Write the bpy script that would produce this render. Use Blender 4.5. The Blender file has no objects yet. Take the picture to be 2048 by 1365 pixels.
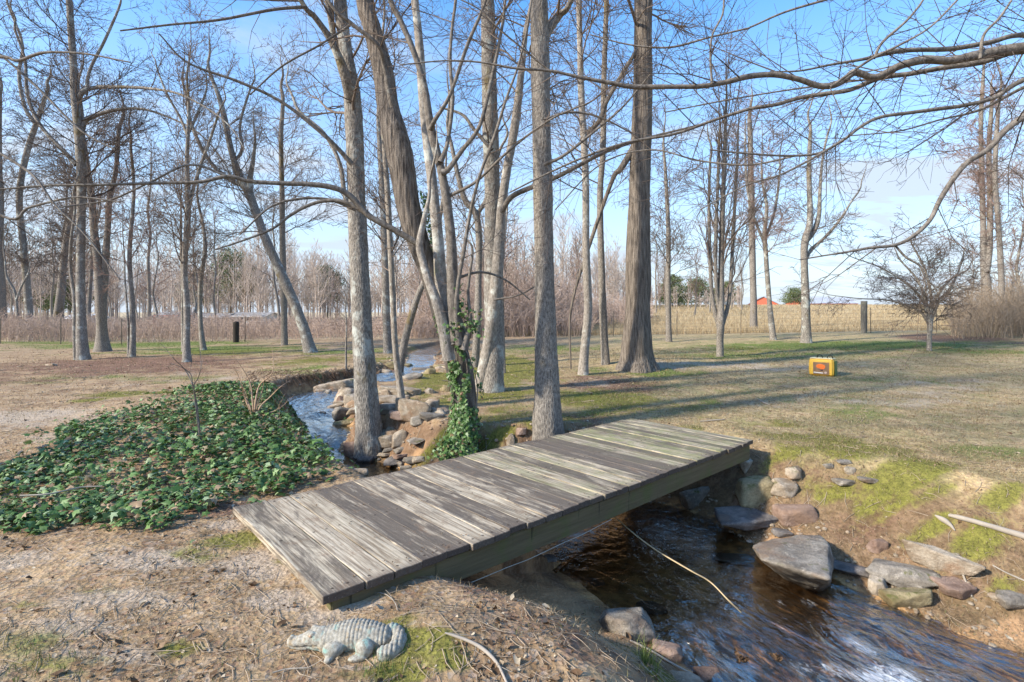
import bpy, bmesh, math, random
import numpy as np
from mathutils import Vector, Matrix

# ------------------------------------------------------------------ camera
F = 1060.0; HV = 625.0; CU = 1024.0; CZ = 1.65          # focal length and horizon in photograph pixels, eye height
scene = bpy.context.scene
cam_d = bpy.data.cameras.new('camera'); cam = bpy.data.objects.new('camera', cam_d)
scene.collection.objects.link(cam); scene.camera = cam
cam.location = (0, 0, CZ); cam.rotation_euler = (math.radians(90), 0, 0)
cam_d.sensor_width = 36; cam_d.lens = F / 2048 * 36; cam_d.shift_y = -(682.5 - HV) / 2048
cam_d.clip_start = 0.05; cam_d.clip_end = 5000

# ------------------------------------------------------------------ light
SUN_EL = math.radians(31); SX, SY = -0.90, -0.43         # horizontal direction towards the sun
az = math.atan2(SX, SY)
w = bpy.data.worlds.new('World'); scene.world = w; w.use_nodes = True
nt = w.node_tree; nt.nodes.clear()
def wn(t, **k):
    n = nt.nodes.new(t)
    for a, b in k.items(): setattr(n, a, b)
    return n
sky = wn('ShaderNodeTexSky', sky_type='NISHITA', sun_disc=False)
sky.sun_elevation = SUN_EL; sky.sun_rotation = az; sky.air_density = 1.0; sky.dust_density = 0.6; sky.ozone_density = 2.2
hs = wn('ShaderNodeHueSaturation'); hs.inputs['Saturation'].default_value = 1.34; hs.inputs['Value'].default_value = 1.0
tc = wn('ShaderNodeTexCoord'); sep = wn('ShaderNodeSeparateXYZ'); nt.links.new(tc.outputs['Generated'], sep.inputs[0])
def wm(op, a, b=None, c=None):
    n = wn('ShaderNodeMath', operation=op)
    for i, x in enumerate((a, b, c)):
        if x is None: continue
        if isinstance(x, (int, float)): n.inputs[i].default_value = x
        else: nt.links.new(x, n.inputs[i])
    return n.outputs[0]
zz = wm('ADD', wm('MAXIMUM', sep.outputs[2], 0.0), 0.12)
cmb = wn('ShaderNodeCombineXYZ')
nt.links.new(wm('MULTIPLY', wm('DIVIDE', sep.outputs[0], zz), 0.55), cmb.inputs[0]); nt.links.new(wm('DIVIDE', sep.outputs[1], zz), cmb.inputs[1])
cn = wn('ShaderNodeTexNoise'); cn.inputs['Scale'].default_value = 1.3; cn.inputs['Detail'].default_value = 7; cn.inputs['Roughness'].default_value = 0.58
cn.inputs['Distortion'].default_value = 0.6
nt.links.new(cmb.outputs[0], cn.inputs['Vector'])
mr = wn('ShaderNodeMapRange', interpolation_type='SMOOTHSTEP'); mr.inputs['From Min'].default_value = 0.47; mr.inputs['From Max'].default_value = 0.74
nt.links.new(cn.outputs['Fac'], mr.inputs['Value'])
# thin cloud lies thicker towards the horizon
hz = wn('ShaderNodeMapRange'); hz.inputs['From Min'].default_value = 0.0; hz.inputs['From Max'].default_value = 0.55
hz.inputs['To Min'].default_value = 0.95; hz.inputs['To Max'].default_value = 0.0
nt.links.new(sep.outputs[2], hz.inputs['Value'])
cf = wm('MINIMUM', wm('ADD', wm('MULTIPLY', mr.outputs[0], 0.7), hz.outputs[0]), 0.96)
mix = wn('ShaderNodeMix', data_type='RGBA'); 
nt.links.new(cf, mix.inputs['Factor']); nt.links.new(sky.outputs[0], hs.inputs['Color']); nt.links.new(hs.outputs[0], mix.inputs['A'])
mix.inputs['B'].default_value = (1.85, 2.14, 2.55, 1)
bg = wn('ShaderNodeBackground'); bg.inputs['Strength'].default_value = 0.15; wo = wn('ShaderNodeOutputWorld')
nt.links.new(mix.outputs['Result'], bg.inputs['Color']); nt.links.new(bg.outputs[0], wo.inputs[0])
sun_d = bpy.data.lights.new('sun', 'SUN'); sun_d.energy = 2.8; sun_d.angle = math.radians(3.0); sun_d.color = (1.0, 0.92, 0.79)
sun = bpy.data.objects.new('sun', sun_d); scene.collection.objects.link(sun)
hl = math.hypot(SX, SY); sdir = Vector((SX / hl * math.cos(SUN_EL), SY / hl * math.cos(SUN_EL), math.sin(SUN_EL)))
sun.rotation_euler = sdir.to_track_quat('Z', 'Y').to_euler(); sun.location = (-20, -10, 20)
scene.view_settings.view_transform = 'Standard'; scene.view_settings.look = 'None'; scene.view_settings.gamma = 1
scene.view_settings.exposure = 1.42
scene.cycles.use_denoising = True; scene.cycles.denoising_prefilter = 'ACCURATE'; scene.cycles.sample_clamp_indirect = 4; scene.cycles.sample_clamp_direct = 12; scene.cycles.max_bounces = 6; scene.cycles.transparent_max_bounces = 8; scene.cycles.caustics_reflective = False; scene.cycles.caustics_refractive = False

# ------------------------------------------------------------------ helpers
COL = scene.collection
rnd = random.Random(7)
def hashn(ix, iy, iz, s):
    h = (ix.astype(np.int64) * 374761393 + iy.astype(np.int64) * 668265263 + iz.astype(np.int64) * 2147483647 + s * 974634777) & 0xffffffff
    h = ((h ^ (h >> 13)) * 1274126177) & 0xffffffff
    h = ((h ^ (h >> 16)) * 2246822519) & 0xffffffff
    return ((h ^ (h >> 15)) & 0xffffff) / float(0xffffff)
def vnoise(x, y, z=None, s=0):
    x = np.asarray(x, float); y = np.asarray(y, float)
    if z is None:
        ix, iy = np.floor(x), np.floor(y); fx, fy = x - ix, y - iy; fx, fy = fx*fx*(3-2*fx), fy*fy*(3-2*fy); o = ix*0
        a, b, c, d = hashn(ix, iy, o, s), hashn(ix+1, iy, o, s), hashn(ix, iy+1, o, s), hashn(ix+1, iy+1, o, s); return (a + (b-a)*fx)*(1-fy) + (c + (d-c)*fx)*fy
    z = np.asarray(z, float)
    ix, iy, iz = np.floor(x), np.floor(y), np.floor(z); fx, fy, fz = x - ix, y - iy, z - iz
    fx, fy, fz = fx*fx*(3-2*fx), fy*fy*(3-2*fy), fz*fz*(3-2*fz); r = 0
    for a in (0, 1):
        for b in (0, 1):
            for c in (0, 1):
                r = r + hashn(ix+a, iy+b, iz+c, s) * (fx if a else 1-fx) * (fy if b else 1-fy) * (fz if c else 1-fz)
    return r
def fbm(x, y, z=None, s=0, o=4):
    r = 0; a = 0.5; t = 0
    for i in range(o):
        k = 2.03**i; r = r + a * vnoise(x*k, y*k, None if z is None else z*k, s+i); t += a; a *= 0.5
    return r / t                                                    # 0..1
def smooth(e0, e1, x):
    t = np.clip((x - e0) / (e1 - e0), 0, 1); return t*t*(3-2*t)

def mesh_np(name, V, faces, mats=(), attrs=None, smooth_sh=True, uv=None, midx=None):
    """faces: list of int arrays, each (n, k)"""
    V = np.asarray(V, np.float32); me = bpy.data.meshes.new(name)
    faces = [np.asarray(f, np.int32) for f in faces if len(f)]
    nl = sum(f.size for f in faces); nf = sum(len(f) for f in faces)
    me.vertices.add(len(V)); me.vertices.foreach_set('co', V.ravel())
    me.loops.add(nl); me.loops.foreach_set('vertex_index', np.concatenate([f.ravel() for f in faces]))
    me.polygons.add(nf); tot = np.concatenate([np.full(len(f), f.shape[1], np.int32) for f in faces])
    st = np.concatenate([[0], np.cumsum(tot)[:-1]]).astype(np.int32)
    me.polygons.foreach_set('loop_start', st); me.polygons.foreach_set('loop_total', tot)
    if smooth_sh: me.polygons.foreach_set('use_smooth', np.ones(nf, bool))
    for m in mats: me.materials.append(m)
    if midx is not None: me.polygons.foreach_set('material_index', np.asarray(midx, np.int32))
    for k, a in (attrs or {}).items():
        a = np.asarray(a, np.float32)
        if a.ndim == 1: at = me.attributes.new(k, 'FLOAT', 'POINT'); at.data.foreach_set('value', a)
        else: at = me.attributes.new(k, 'FLOAT_COLOR', 'POINT'); at.data.foreach_set('color', np.c_[a, np.ones(len(a))].astype(np.float32).ravel())
    if uv is not None:
        l = me.uv_layers.new(name='UVMap'); li = np.concatenate([f.ravel() for f in faces])
        l.data.foreach_set('uv', np.asarray(uv, np.float32)[li].ravel())
    me.update(); me.validate(); return me
def tag(o, label=None, cat=None, group=None, kind=None):
    if label: o['label'] = label
    if cat: o['category'] = cat
    if group: o['group'] = group
    if kind: o['kind'] = kind
    return o
def link(name, me, parent=None, loc=None):
    o = bpy.data.objects.new(name, me); COL.objects.link(o)
    if parent is not None: o.parent = parent
    if loc is not None: o.location = loc
    return o
def empty(name, loc, label, cat, group=None, rz=0):
    o = bpy.data.objects.new(name, None); COL.objects.link(o); o.location = loc; o.rotation_euler = (0, 0, rz); o.empty_display_size = 0.2
    return tag(o, label, cat, group)
def local(me, loc):
    """shift a world-space mesh so that loc becomes its origin"""
    me.transform(Matrix.Translation(-Vector(loc))); return me
def P(u, v, d): return np.array([(u - CU) / F * d, d, CZ - (v - HV) / F * d])

# ------------------------------------------------------------------ materials
def mat(name):
    m = bpy.data.materials.new(name); m.use_nodes = True; n = m.node_tree; n.nodes.clear()
    out = n.nodes.new('ShaderNodeOutputMaterial'); b = n.nodes.new('ShaderNodeBsdfPrincipled'); n.links.new(b.outputs[0], out.inputs[0])
    b.inputs['Roughness'].default_value = 0.85; b.inputs['Specular IOR Level'].default_value = 0.25
    return m, n, b, out
class N:
    """terse node builder"""
    def __init__(s, nt): s.nt = nt
    def n(s, t, **k):
        x = s.nt.nodes.new(t)
        for a, b in k.items(): setattr(x, a, b)
        return x
    def put(s, sock, v):
        if v is None: return
        if isinstance(v, (int, float)): sock.default_value = v
        elif isinstance(v, tuple): sock.default_value = v if len(v) == len(sock.default_value) else tuple(v) + (1,)
        else: s.nt.links.new(v, sock)
    def math(s, op, a, b=None, c=None):
        x = s.n('ShaderNodeMath', operation=op)
        for i, v in enumerate((a, b, c)): s.put(x.inputs[i], v)
        return x.outputs[0]
    def co(s, which='Object'): return s.n('ShaderNodeTexCoord').outputs[which]
    def pos(s): return s.n('ShaderNodeNewGeometry').outputs['Position']
    def map(s, v, scale=(1, 1, 1), rot=(0, 0, 0), loc=(0, 0, 0)):
        x = s.n('ShaderNodeMapping'); s.put(x.inputs['Vector'], v); x.inputs['Scale'].default_value = scale; x.inputs['Rotation'].default_value = rot
        s.put(x.inputs['Location'], loc); return x.outputs[0]
    def noise(s, v, sc, det=4, rough=0.55, dist=0.0, out='Fac'):
        x = s.n('ShaderNodeTexNoise'); s.put(x.inputs['Vector'], v); x.inputs['Scale'].default_value = sc; x.inputs['Detail'].default_value = det
        x.inputs['Roughness'].default_value = rough; x.inputs['Distortion'].default_value = dist; return x.outputs[out]
    def voro(s, v, sc, feat='F1', out='Distance'):
        x = s.n('ShaderNodeTexVoronoi', feature=feat); s.put(x.inputs['Vector'], v); x.inputs['Scale'].default_value = sc; return x.outputs[out]
    def rng(s, v, a, b, c=0.0, d=1.0, ty='SMOOTHSTEP'):
        x = s.n('ShaderNodeMapRange', interpolation_type=ty); s.put(x.inputs['Value'], v)
        for k, q in zip(('From Min', 'From Max', 'To Min', 'To Max'), (a, b, c, d)): s.put(x.inputs[k], q)
        return x.outputs[0]
    def mix(s, f, a, b, mode='MIX'):
        x = s.n('ShaderNodeMix', data_type='RGBA', blend_type=mode); s.put(x.inputs['Factor'], f); s.put(x.inputs['A'], a); s.put(x.inputs['B'], b)
        return x.outputs['Result']
    def attr(s, name, out='Fac'): return s.n('ShaderNodeAttribute', attribute_name=name).outputs[out]
    def bump(s, h, dist, strength=1.0, nrm=None):
        x = s.n('ShaderNodeBump'); x.inputs['Distance'].default_value = dist; x.inputs['Strength'].default_value = strength
        s.put(x.inputs['Height'], h)
        if nrm: s.nt.links.new(nrm, x.inputs['Normal'])
        return x.outputs[0]

def flat(name, c, rough=0.8, spec=0.25, var=0.0, sc=8, metal=0):
    m, nt_, b, o = mat(name); g = N(nt_)
    if var:
        f = g.noise(g.co(), sc, 5); col = g.mix(f, tuple(x * (1 - var) for x in c), tuple(min(1, x * (1 + var)) for x in c)); nt_.links.new(col, b.inputs['Base Color'])
    else: b.inputs['Base Color'].default_value = (*c, 1)
    b.inputs['Roughness'].default_value = rough; b.inputs['Specular IOR Level'].default_value = spec; b.inputs['Metallic'].default_value = metal
    return m

def bark_mat(name, dark, light, lichen, moss, sc=14, lich=0.52, mossf=0.57, stretch=0.35, depth=0.014):
    m, t, b, o = mat(name); g = N(t); co = g.co()
    v = g.map(co, (1, 1, stretch))
    r1 = g.noise(v, sc, 6, 0.62, 0.4); r2 = g.voro(v, sc * 1.1); ridge = g.math('ADD', g.math('MULTIPLY', r1, 0.65), g.math('MULTIPLY', r2, 0.55))
    c = g.mix(g.rng(ridge, 0.30, 0.88, ty='LINEAR'), dark, light)
    fine = g.noise(co, 90, 3); c = g.mix(g.rng(fine, 0.35, 0.65, 0, 0.5), c, tuple(x * 0.6 for x in dark)); c = g.mix(g.rng(g.noise(v, sc*3, 4, .7), .5, .7, 0, .4), c, tuple(x*1.25 for x in light))
    l = g.rng(g.noise(co, 3.2, 6, 0.65), lich, lich + 0.12, 0, 0.8); c = g.mix(l, c, lichen)
    mm = g.rng(g.noise(g.map(co, (1, 1, 0.6), loc=(5, 3, 1)), 1.7, 6, 0.6), mossf, mossf + 0.1, 0, 0.8); c = g.mix(mm, c, moss)
    t.links.new(c, b.inputs['Base Color']); t.links.new(g.bump(ridge, depth, 1.0), b.inputs['Normal']); b.inputs['Roughness'].default_value = 0.92
    b.inputs['Specular IOR Level'].default_value = 0.12
    return m
M = {}
M['bark_gray'] = bark_mat('bark_gray', (0.085, 0.073, 0.06), (0.42, 0.375, 0.32), (0.46, 0.47, 0.42), (0.17, 0.125, 0.05), 40)
M['bark_brown'] = bark_mat('bark_brown', (0.085, 0.072, 0.06), (0.40, 0.355, 0.30), (0.40, 0.39, 0.33), (0.15, 0.11, 0.045), 40, 0.62)
M['bark_furrowed'] = bark_mat('bark_furrowed', (0.06, 0.047, 0.038), (0.31, 0.26, 0.21), (0.36, 0.34, 0.29), (0.16, 0.12, 0.06), 24, 0.66, 0.7, 0.09, 0.04)
M['bark_pale'] = bark_mat('bark_pale', (0.16, 0.135, 0.11), (0.44, 0.39, 0.33), (0.52, 0.52, 0.46), (0.17, 0.17, 0.06), 26, 0.54, 0.6, 0.5, 0.008)
M['bark_twig'] = flat('bark_twig', (0.165, 0.125, 0.098), var=0.35, sc=3)
M['bark_twig_dark'] = flat('bark_twig_dark', (0.10, 0.077, 0.063), var=0.4, sc=3)
M['bark_twig_red'] = flat('bark_twig_red', (0.25, 0.165, 0.13), var=0.35, sc=2)
M['bark_limb'] = bark_mat('bark_limb', (0.09, 0.075, 0.062), (0.29, 0.255, 0.215), (0.36, 0.36, 0.32), (0.17, 0.13, 0.06), 20, 0.6, 0.66, 0.6, 0.006)

# ------------------------------------------------------------------ the lie of the land
# stations of the creek going downstream: west water edge, east water edge, water level, bank run west, bank run east
ST = [(-4.8,60, -4.3,60, .25,.5,.5), (-3.1,31, -2.6,31, .16,.5,.5), (-3.3,25, -2.7,25, .12,.4,.5), (-3.9,21, -3.0,21.2, .06,.4,.6), (-3.5,16.6, -2.5,16.3, -.06,.35,.7), (-4.5,14.2, -3.1,13.5, -.20,.30,.9),
      (-5.2,12.7, -3.9,11.9, -.32,.30,1.0), (-4.45,10.8, -3.3,10.4, -.42,.45,.8), (-3.75,9.6, -2.85,9.4, -.48,.5,.6), (-3.35,8.35, -2.62,8.2, -.51,.5,.45), (-2.75,7.4, -1.75,7.55, -.53,.5,.5),
      (-2.1,6.6, -.95,6.9, -.55,.7,.5), (-1.35,5.85, .1,6.55, -.57,1,.45), (-.6,5.2, 1.2,6.4, -.59,1,.6), (.2,4.78, 1.95,6.1, -.60,1.9,1.0), (.66,4.2, 2.35,5.3, -.63,1.9,1.4),
      (1.0,3.72, 2.85,4.6, -.68,1.5,1.6), (1.3,3.1, 3.35,4.0, -.75,1.35,1.6), (1.75,2.55, 4.0,3.45, -.82,1.2,1.6), (2.6,1.6, 5.0,2.6, -.88,1.2,1.6), (4,0.2, 6.4,1.2, -.93,1.2,1.6), (8,-4, 10.5,-3, -1.0,1.2,1.6), (16,-12, 19,-10.5, -1.1,1.2,1.6)]
def catmull(A, k):
    A = np.asarray(A, float); B = np.vstack([2*A[0]-A[1], A, 2*A[-1]-A[-2]]); out = []
    for i in range(1, len(B) - 2):
        t = np.linspace(0, 1, k, endpoint=False)[:, None]; p0, p1, p2, p3 = B[i-1], B[i], B[i+1], B[i+2]
        out.append(0.5*((2*p1)+(-p0+p2)*t+(2*p0-5*p1+4*p2-p3)*t*t+(-p0+3*p1-3*p2+p3)*t**3))
    out.append(A[-1:]); return np.vstack(out)
def _lower(s):
    z = s[4]; dz = 0.0 if z > -.49 else float(np.interp(-z, [.49, .53, .57, .60, .68, .82, 1.2], [.04, .14, .17, .18, .16, .14, .12])); k = (CZ - z + dz)/(CZ - z); return (s[0]*k, s[1]*k, s[2]*k, s[3]*k, z - dz, s[5], s[6])
ST = [_lower(s) for s in ST]
CR = catmull(ST, 14); WX, EX, LV, BW, BE = CR[:, 0:2], CR[:, 2:4], CR[:, 4], CR[:, 5], CR[:, 6]
CC = (WX + EX) / 2; TT = np.gradient(CC, axis=0); TT /= np.linalg.norm(TT, axis=1)[:, None]; NN = np.c_[-TT[:, 1], TT[:, 0]]   # points east
HW = np.abs(((EX - WX) / 2 * NN).sum(1)); SL = np.r_[0, np.cumsum(np.linalg.norm(np.diff(CC, axis=0), axis=1))]
def creek(x, y):
    """offset from centre (east +), half width, water level, bank widths"""
    x = np.asarray(x, float).ravel(); y = np.asarray(y, float).ravel(); n = len(x)
    off = np.full(n, 99.); hw = np.ones(n); lv = np.zeros(n); bw = np.ones(n); be = np.ones(n)
    near = np.where((x > -9) & (x < 20) & (y > -14) & (y < 62))[0]
    for c in np.array_split(near, max(1, len(near) // 20000)):
        if not len(c): continue
        dx = x[c, None] - CC[None, :, 0]; dy = y[c, None] - CC[None, :, 1]; d2 = dx*dx + dy*dy; k = d2.argmin(1); r = np.arange(len(c))
        o = dx[r, k]*NN[k, 0] + dy[r, k]*NN[k, 1]; dd = np.sqrt(d2[r, k]); off[c] = np.where(dd > 2.5*np.abs(o) + 1.5, np.sign(o)*dd, o)
        hw[c], lv[c], bw[c], be[c] = HW[k], LV[k], BW[k], BE[k]
    return off, hw, lv, bw, be
BA, BB, BC_, BD = np.array([-2.19, 4.18]), np.array([-1.05, 2.88]), np.array([2.90, 6.39]), np.array([1.77, 7.79])    # deck corners
BO = (BA + BB) / 2; BX = ((BC_ + BD) / 2 - BO); BLEN = np.linalg.norm(BX); BX = BX / BLEN; BY = np.array([-BX[1], BX[0]]); BWID = 1.78; DZ = 0.10
def base_h(x, y):
    x = np.asarray(x, float); y = np.asarray(y, float)
    cx = np.clip(x, -20, 25)
    a = smooth(7, 28, y) * (0.33 + 0.0150 * cx)
    side = smooth(-12, 12, x / np.maximum(y, 1) * 30)
    b = smooth(26, 130, y) * (0.6 + 1.95 * side) - smooth(130, 400, y) * (1.5 * side)
    m = 0.16 * np.exp(-(((x - 3.9)/1.5)**2 + ((y - 15.6)/1.3)**2)) + 0.07 * np.exp(-(((x - .5)/.8)**2 + ((y - 7.4)/.8)**2))
    iv = 0.22 * np.exp(-(((x + 4.9)/1.5)**2 + ((y - 9.3)/1.5)**2)) + 0.10 * np.exp(-(((x + 4.0)/1.6)**2 + ((y - 6.6)/1.2)**2))
    cr = 0.09 * np.exp(-(((x + .38)/.32)**2 + ((y - 2.72)/.2)**2))
    n = 0.10 * (fbm(x*.22, y*.22, s=3) - .5) * smooth(5, 12, np.hypot(x, y)) + 0.05 * (fbm(x*1.1, y*1.1, s=9) - .5)
    return a + b + m + iv + cr + n
def height(x, y):
    sh = np.shape(x); x = np.asarray(x, float).ravel(); y = np.asarray(y, float).ravel()
    h0 = base_h(x, y); off, hw, lv, bw, be = creek(x, y)
    wob = 0.22 * (fbm(x*1.7, y*1.7, s=21) - .5); ao = np.abs(off) + wob * smooth(0, 1, hw); e = ao - hw; b = np.where(off < 0, bw, be)
    steep = 1 + 1.6 * (fbm(x*.8, y*.8, s=5) - .5)
    t = np.clip(e / b, 0, 1); prof = t*t*(3 - 2*t); prof = 0.25*np.clip(t*1.0, 0, 1) + .75*prof**np.clip(steep, .5, 1.8)
    bank = lv + (h0 - lv) * prof + 0.06 * (fbm(x*3.2, y*3.2, s=31) - .5) * smooth(0, .2, t) * (1 - smooth(.8, 1, t))
    bed = lv - (0.17 * (1 - np.clip(ao / hw, 0, 1)**2) * (.6 + .9*fbm(x*1.9, y*1.9, s=12)))
    h = np.where(e < 0, bed, bank); h = np.where(np.abs(off) > 20, h0, h)
    micro = 0.022 * (fbm(x*6, y*6, s=41) - .5) + 0.012 * (fbm(x*19, y*19, s=42, o=2) - .5); h = h + micro * (1 - smooth(14, 30, y))
    # keep the soil under the deck
    px = (x - BO[0])*BX[0] + (y - BO[1])*BX[1]; py = (x - BO[0])*BY[0] + (y - BO[1])*BY[1]
    ins = smooth(-.18, 0.02, np.minimum(np.minimum(px, BLEN - px), BWID/2 - np.abs(py)))
    h = np.where(ins > 0, h*(1 - ins) + np.minimum(h, 0.025) * ins, h)
    return h.reshape(sh)

def axis(segs):
    out = [segs[0][0]]
    for a, b, s0, s1 in segs:
        x = a
        while x < b - 1e-6:
            t = (x - a) / (b - a); x += s0 * (s1 / s0)**t; out.append(min(x, b))
    return np.unique(np.round(out, 4))
gx = axis([(-2500, -60, 400, 6), (-60, -12, 6, .5), (-12, -4.5, .5, .06), (-4.5, 5.5, .035, .035), (5.5, 14, .05, .5), (14, 70, .5, 6), (70, 2500, 6, 400)])
gy = axis([(-900, -20, 200, 6), (-20, 1.0, 6, .1), (1.0, 9.5, .035, .045), (9.5, 20, .05, .16), (20, 45, .16, .8), (45, 160, .8, 6), (160, 3500, 6, 400)])
XX, YY = np.meshgrid(gx, gy); ZZ = height(XX, YY); VX, VY, VZ = XX.ravel(), YY.ravel(), ZZ.ravel()
nx, ny = len(gx), len(gy); ii = (np.arange(ny-1)[:, None]*nx + np.arange(nx-1)[None, :]).ravel()
quads = np.c_[ii, ii+1, ii+1+nx, ii+nx]

def hgrid(x, y):
    i = np.clip(np.searchsorted(gx, x) - 1, 0, nx-2); j = np.clip(np.searchsorted(gy, y) - 1, 0, ny-2); fx = (x-gx[i])/(gx[i+1]-gx[i]); fy = (y-gy[j])/(gy[j+1]-gy[j])
    return (ZZ[j, i]*(1-fx) + ZZ[j, i+1]*fx)*(1-fy) + (ZZ[j+1, i]*(1-fx) + ZZ[j+1, i+1]*fx)*fy
_DD = np.geomspace(1.6, 400, 5000)
def G(u, v):
    """where the sight line through photograph pixel u, v meets the ground"""
    x = (u - CU) / F * _DD; z = CZ - (v - HV) / F * _DD; k = np.where(z <= hgrid(x, _DD))[0]; d = _DD[k[0]] if len(k) else 120.
    return np.array([(u - CU) / F * d, d, hz1((u - CU) / F * d, d)])
def hz1(x, y): return float(hgrid(np.array([x]), np.array([y]))[0])

def blobs(x, y, L, ns=1.3, seed=60, thr=.5):
    """patches listed as photograph pixel centre and radii, laid out on the ground with ragged edges"""
    r = np.zeros_like(x)
    for (u, v, ru, rv, k) in L:
        c = G(u, v); a = G(u + ru, v); n_ = G(u, v + rv); f_ = G(u, v - rv); rx = max(.06, abs(a[0] - c[0])); ry = max(.06, abs(f_[1] - n_[1]) / 2)
        r = np.maximum(r, min(k*1.15, 1.1) * np.exp(-(((x - c[0])/rx)**2 + ((y - (n_[1]+f_[1])/2)/ry)**2) * .9))
    n = fbm(x*ns*2.2, y*ns*2.2, s=seed, o=5)
    return np.clip(r + (n - .5) * 1.1 * (r > .05), 0, 1)
MOSS = [(1000,830,70,16,.7), (1060,850,50,12,.6), (900,800,40,14,.7), (1330,820,120,14,.5), (1600,905,90,14,.7), (1800,1010,70,24,.7), (1990,1180,60,34,.7), (1880,980,120,20,.7), (1500,870,60,8,.5), (1120,840,60,12,.6), (560,1120,30,10,.4), (100,1330,90,20,.45), (850,1285,85,35,1), (900,1320,45,35,.9), (790,1250,50,18,.8), (480,1085,75,22,.8), (400,1110,70,14,.6), (1200,800,120,20,.85), (1240,815,80,12,.7), (880,760,55,28,1), (1010,745,95,34,.95), (1010,790,70,14,.8), (1640,880,130,16,.75),
        (1720,905,110,26,.9), (1830,955,160,38,.95), (1680,985,60,26,.9), (1760,1000,80,22,.8), (1950,1090,90,50,.75), (2000,1000,90,30,.7), (1860,1060,90,28,.7), (250,788,75,7,.9), (190,800,30,6,.7), (870,890,50,22,.9), (985,885,48,22,1),
        (1240,1290,20,10,.7), (1310,1345,60,18,.7), (60,1210,60,16,.5), (180,1180,50,10,.45), (380,1300,60,14,.5), (690,1350,90,14,.5), (800,1350,80,16,.8), (1480,700,120,8,.5), (620,722,80,8,.7), (450,705,110,7,.6), (760,720,40,10,.6), (1560,850,50,10,.6), (1380,860,50,10,.5), (1900,1130,60,40,.6), (1330,900,30,10,.4)]
GRASS = [(1350,790,240,14,.35), (1650,820,260,16,.35), (1900,900,160,20,.35), (700,705,160,7,.6), (250,760,260,10,.35), (1700,692,330,10,.9), (1500,712,260,9,.6), (1960,705,160,8,.55), (120,682,230,7,.95), (430,700,200,9,.7), (620,740,100,12,.45), (1330,748,90,8,.8), (300,690,200,6,.8), (1150,830,200,40,.3), (1200,745,60,10,.5), (1500,800,260,30,.3), (60,1290,80,30,.35), (1700,760,200,14,.3), (1100,700,120,10,.6), (150,1350,120,20,.4)]
PALE = [(560,1200,90,26,.8), (330,1120,120,22,.7), (130,1250,120,22,.6), (150,870,120,14,.6), (700,1215,60,14,.5), (520,1130,110,36,.85), (80,1120,170,30,.6), (230,1200,180,26,.6), (60,840,160,24,.7), (440,1050,60,12,.7), (380,760,260,14,.35), (1100,770,160,14,.35), (1700,800,400,24,.4), (1500,735,300,10,.5), (1930,770,150,14,.5), (1330,735,200,7,.5), (240,1310,120,24,.4), (640,1235,60,20,.6)]
LEAFY = [(200,735,320,26,.75), (1230,770,110,18,.9), (950,1180,70,40,.8), (800,1215,150,30,.5), (1940,680,140,14,.9), (1180,850,90,24,.7), (1100,1290,220,60,.55), (420,1020,150,18,.7), (1500,900,60,30,.5), (1390,930,60,26,.8), (900,1330,150,60,.4), (1750,1040,120,50,.5), (60,760,200,20,.5)]
SAND = [(1080,1175,95,55,1.3), (1140,1225,85,35,1.3), (1010,1130,80,40,1.3), (1190,1262,50,20,1.1), (1950,1290,120,40,.8), (1750,1190,80,30,.5), (1240,1010,160,20,.3), (820,925,50,8,.4), (1560,1075,60,16,.6)]
near = (np.abs(VX) < 40) & (VY > 1.2) & (VY < 60)
A = {}
for nm, L, ns, sd in (('moss', MOSS, 1.6, 61), ('green', GRASS, 1.0, 62), ('pale', PALE, .9, 63), ('leafy', LEAFY, 1.2, 64), ('sand', SAND, 1.0, 65)):
    a = np.zeros(len(VX)); a[near] = blobs(VX[near], VY[near], L, ns, sd); A[nm] = a
off, hw, lv, bw, be = creek(VX, VY); e = np.abs(off) - hw
A['wet'] = np.clip(1 - smooth(.0, .16, e) , 0, 1) * (np.abs(off) < 10)
A['bank'] = ((1 - smooth(.5, 1.1, e / np.where(off < 0, bw, be))) * (np.abs(off) < 10))
A['lawn'] = np.clip(smooth(-2.5, 2.5, VX - .12*VY + 2.2*(fbm(VX*.6, VY*.6, s=71) - .5)) * smooth(3.5, 6.5, VY + VX*.8), 0, 1)
A['field'] = smooth(27.5, 30, VY + .02*VX)

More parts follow.
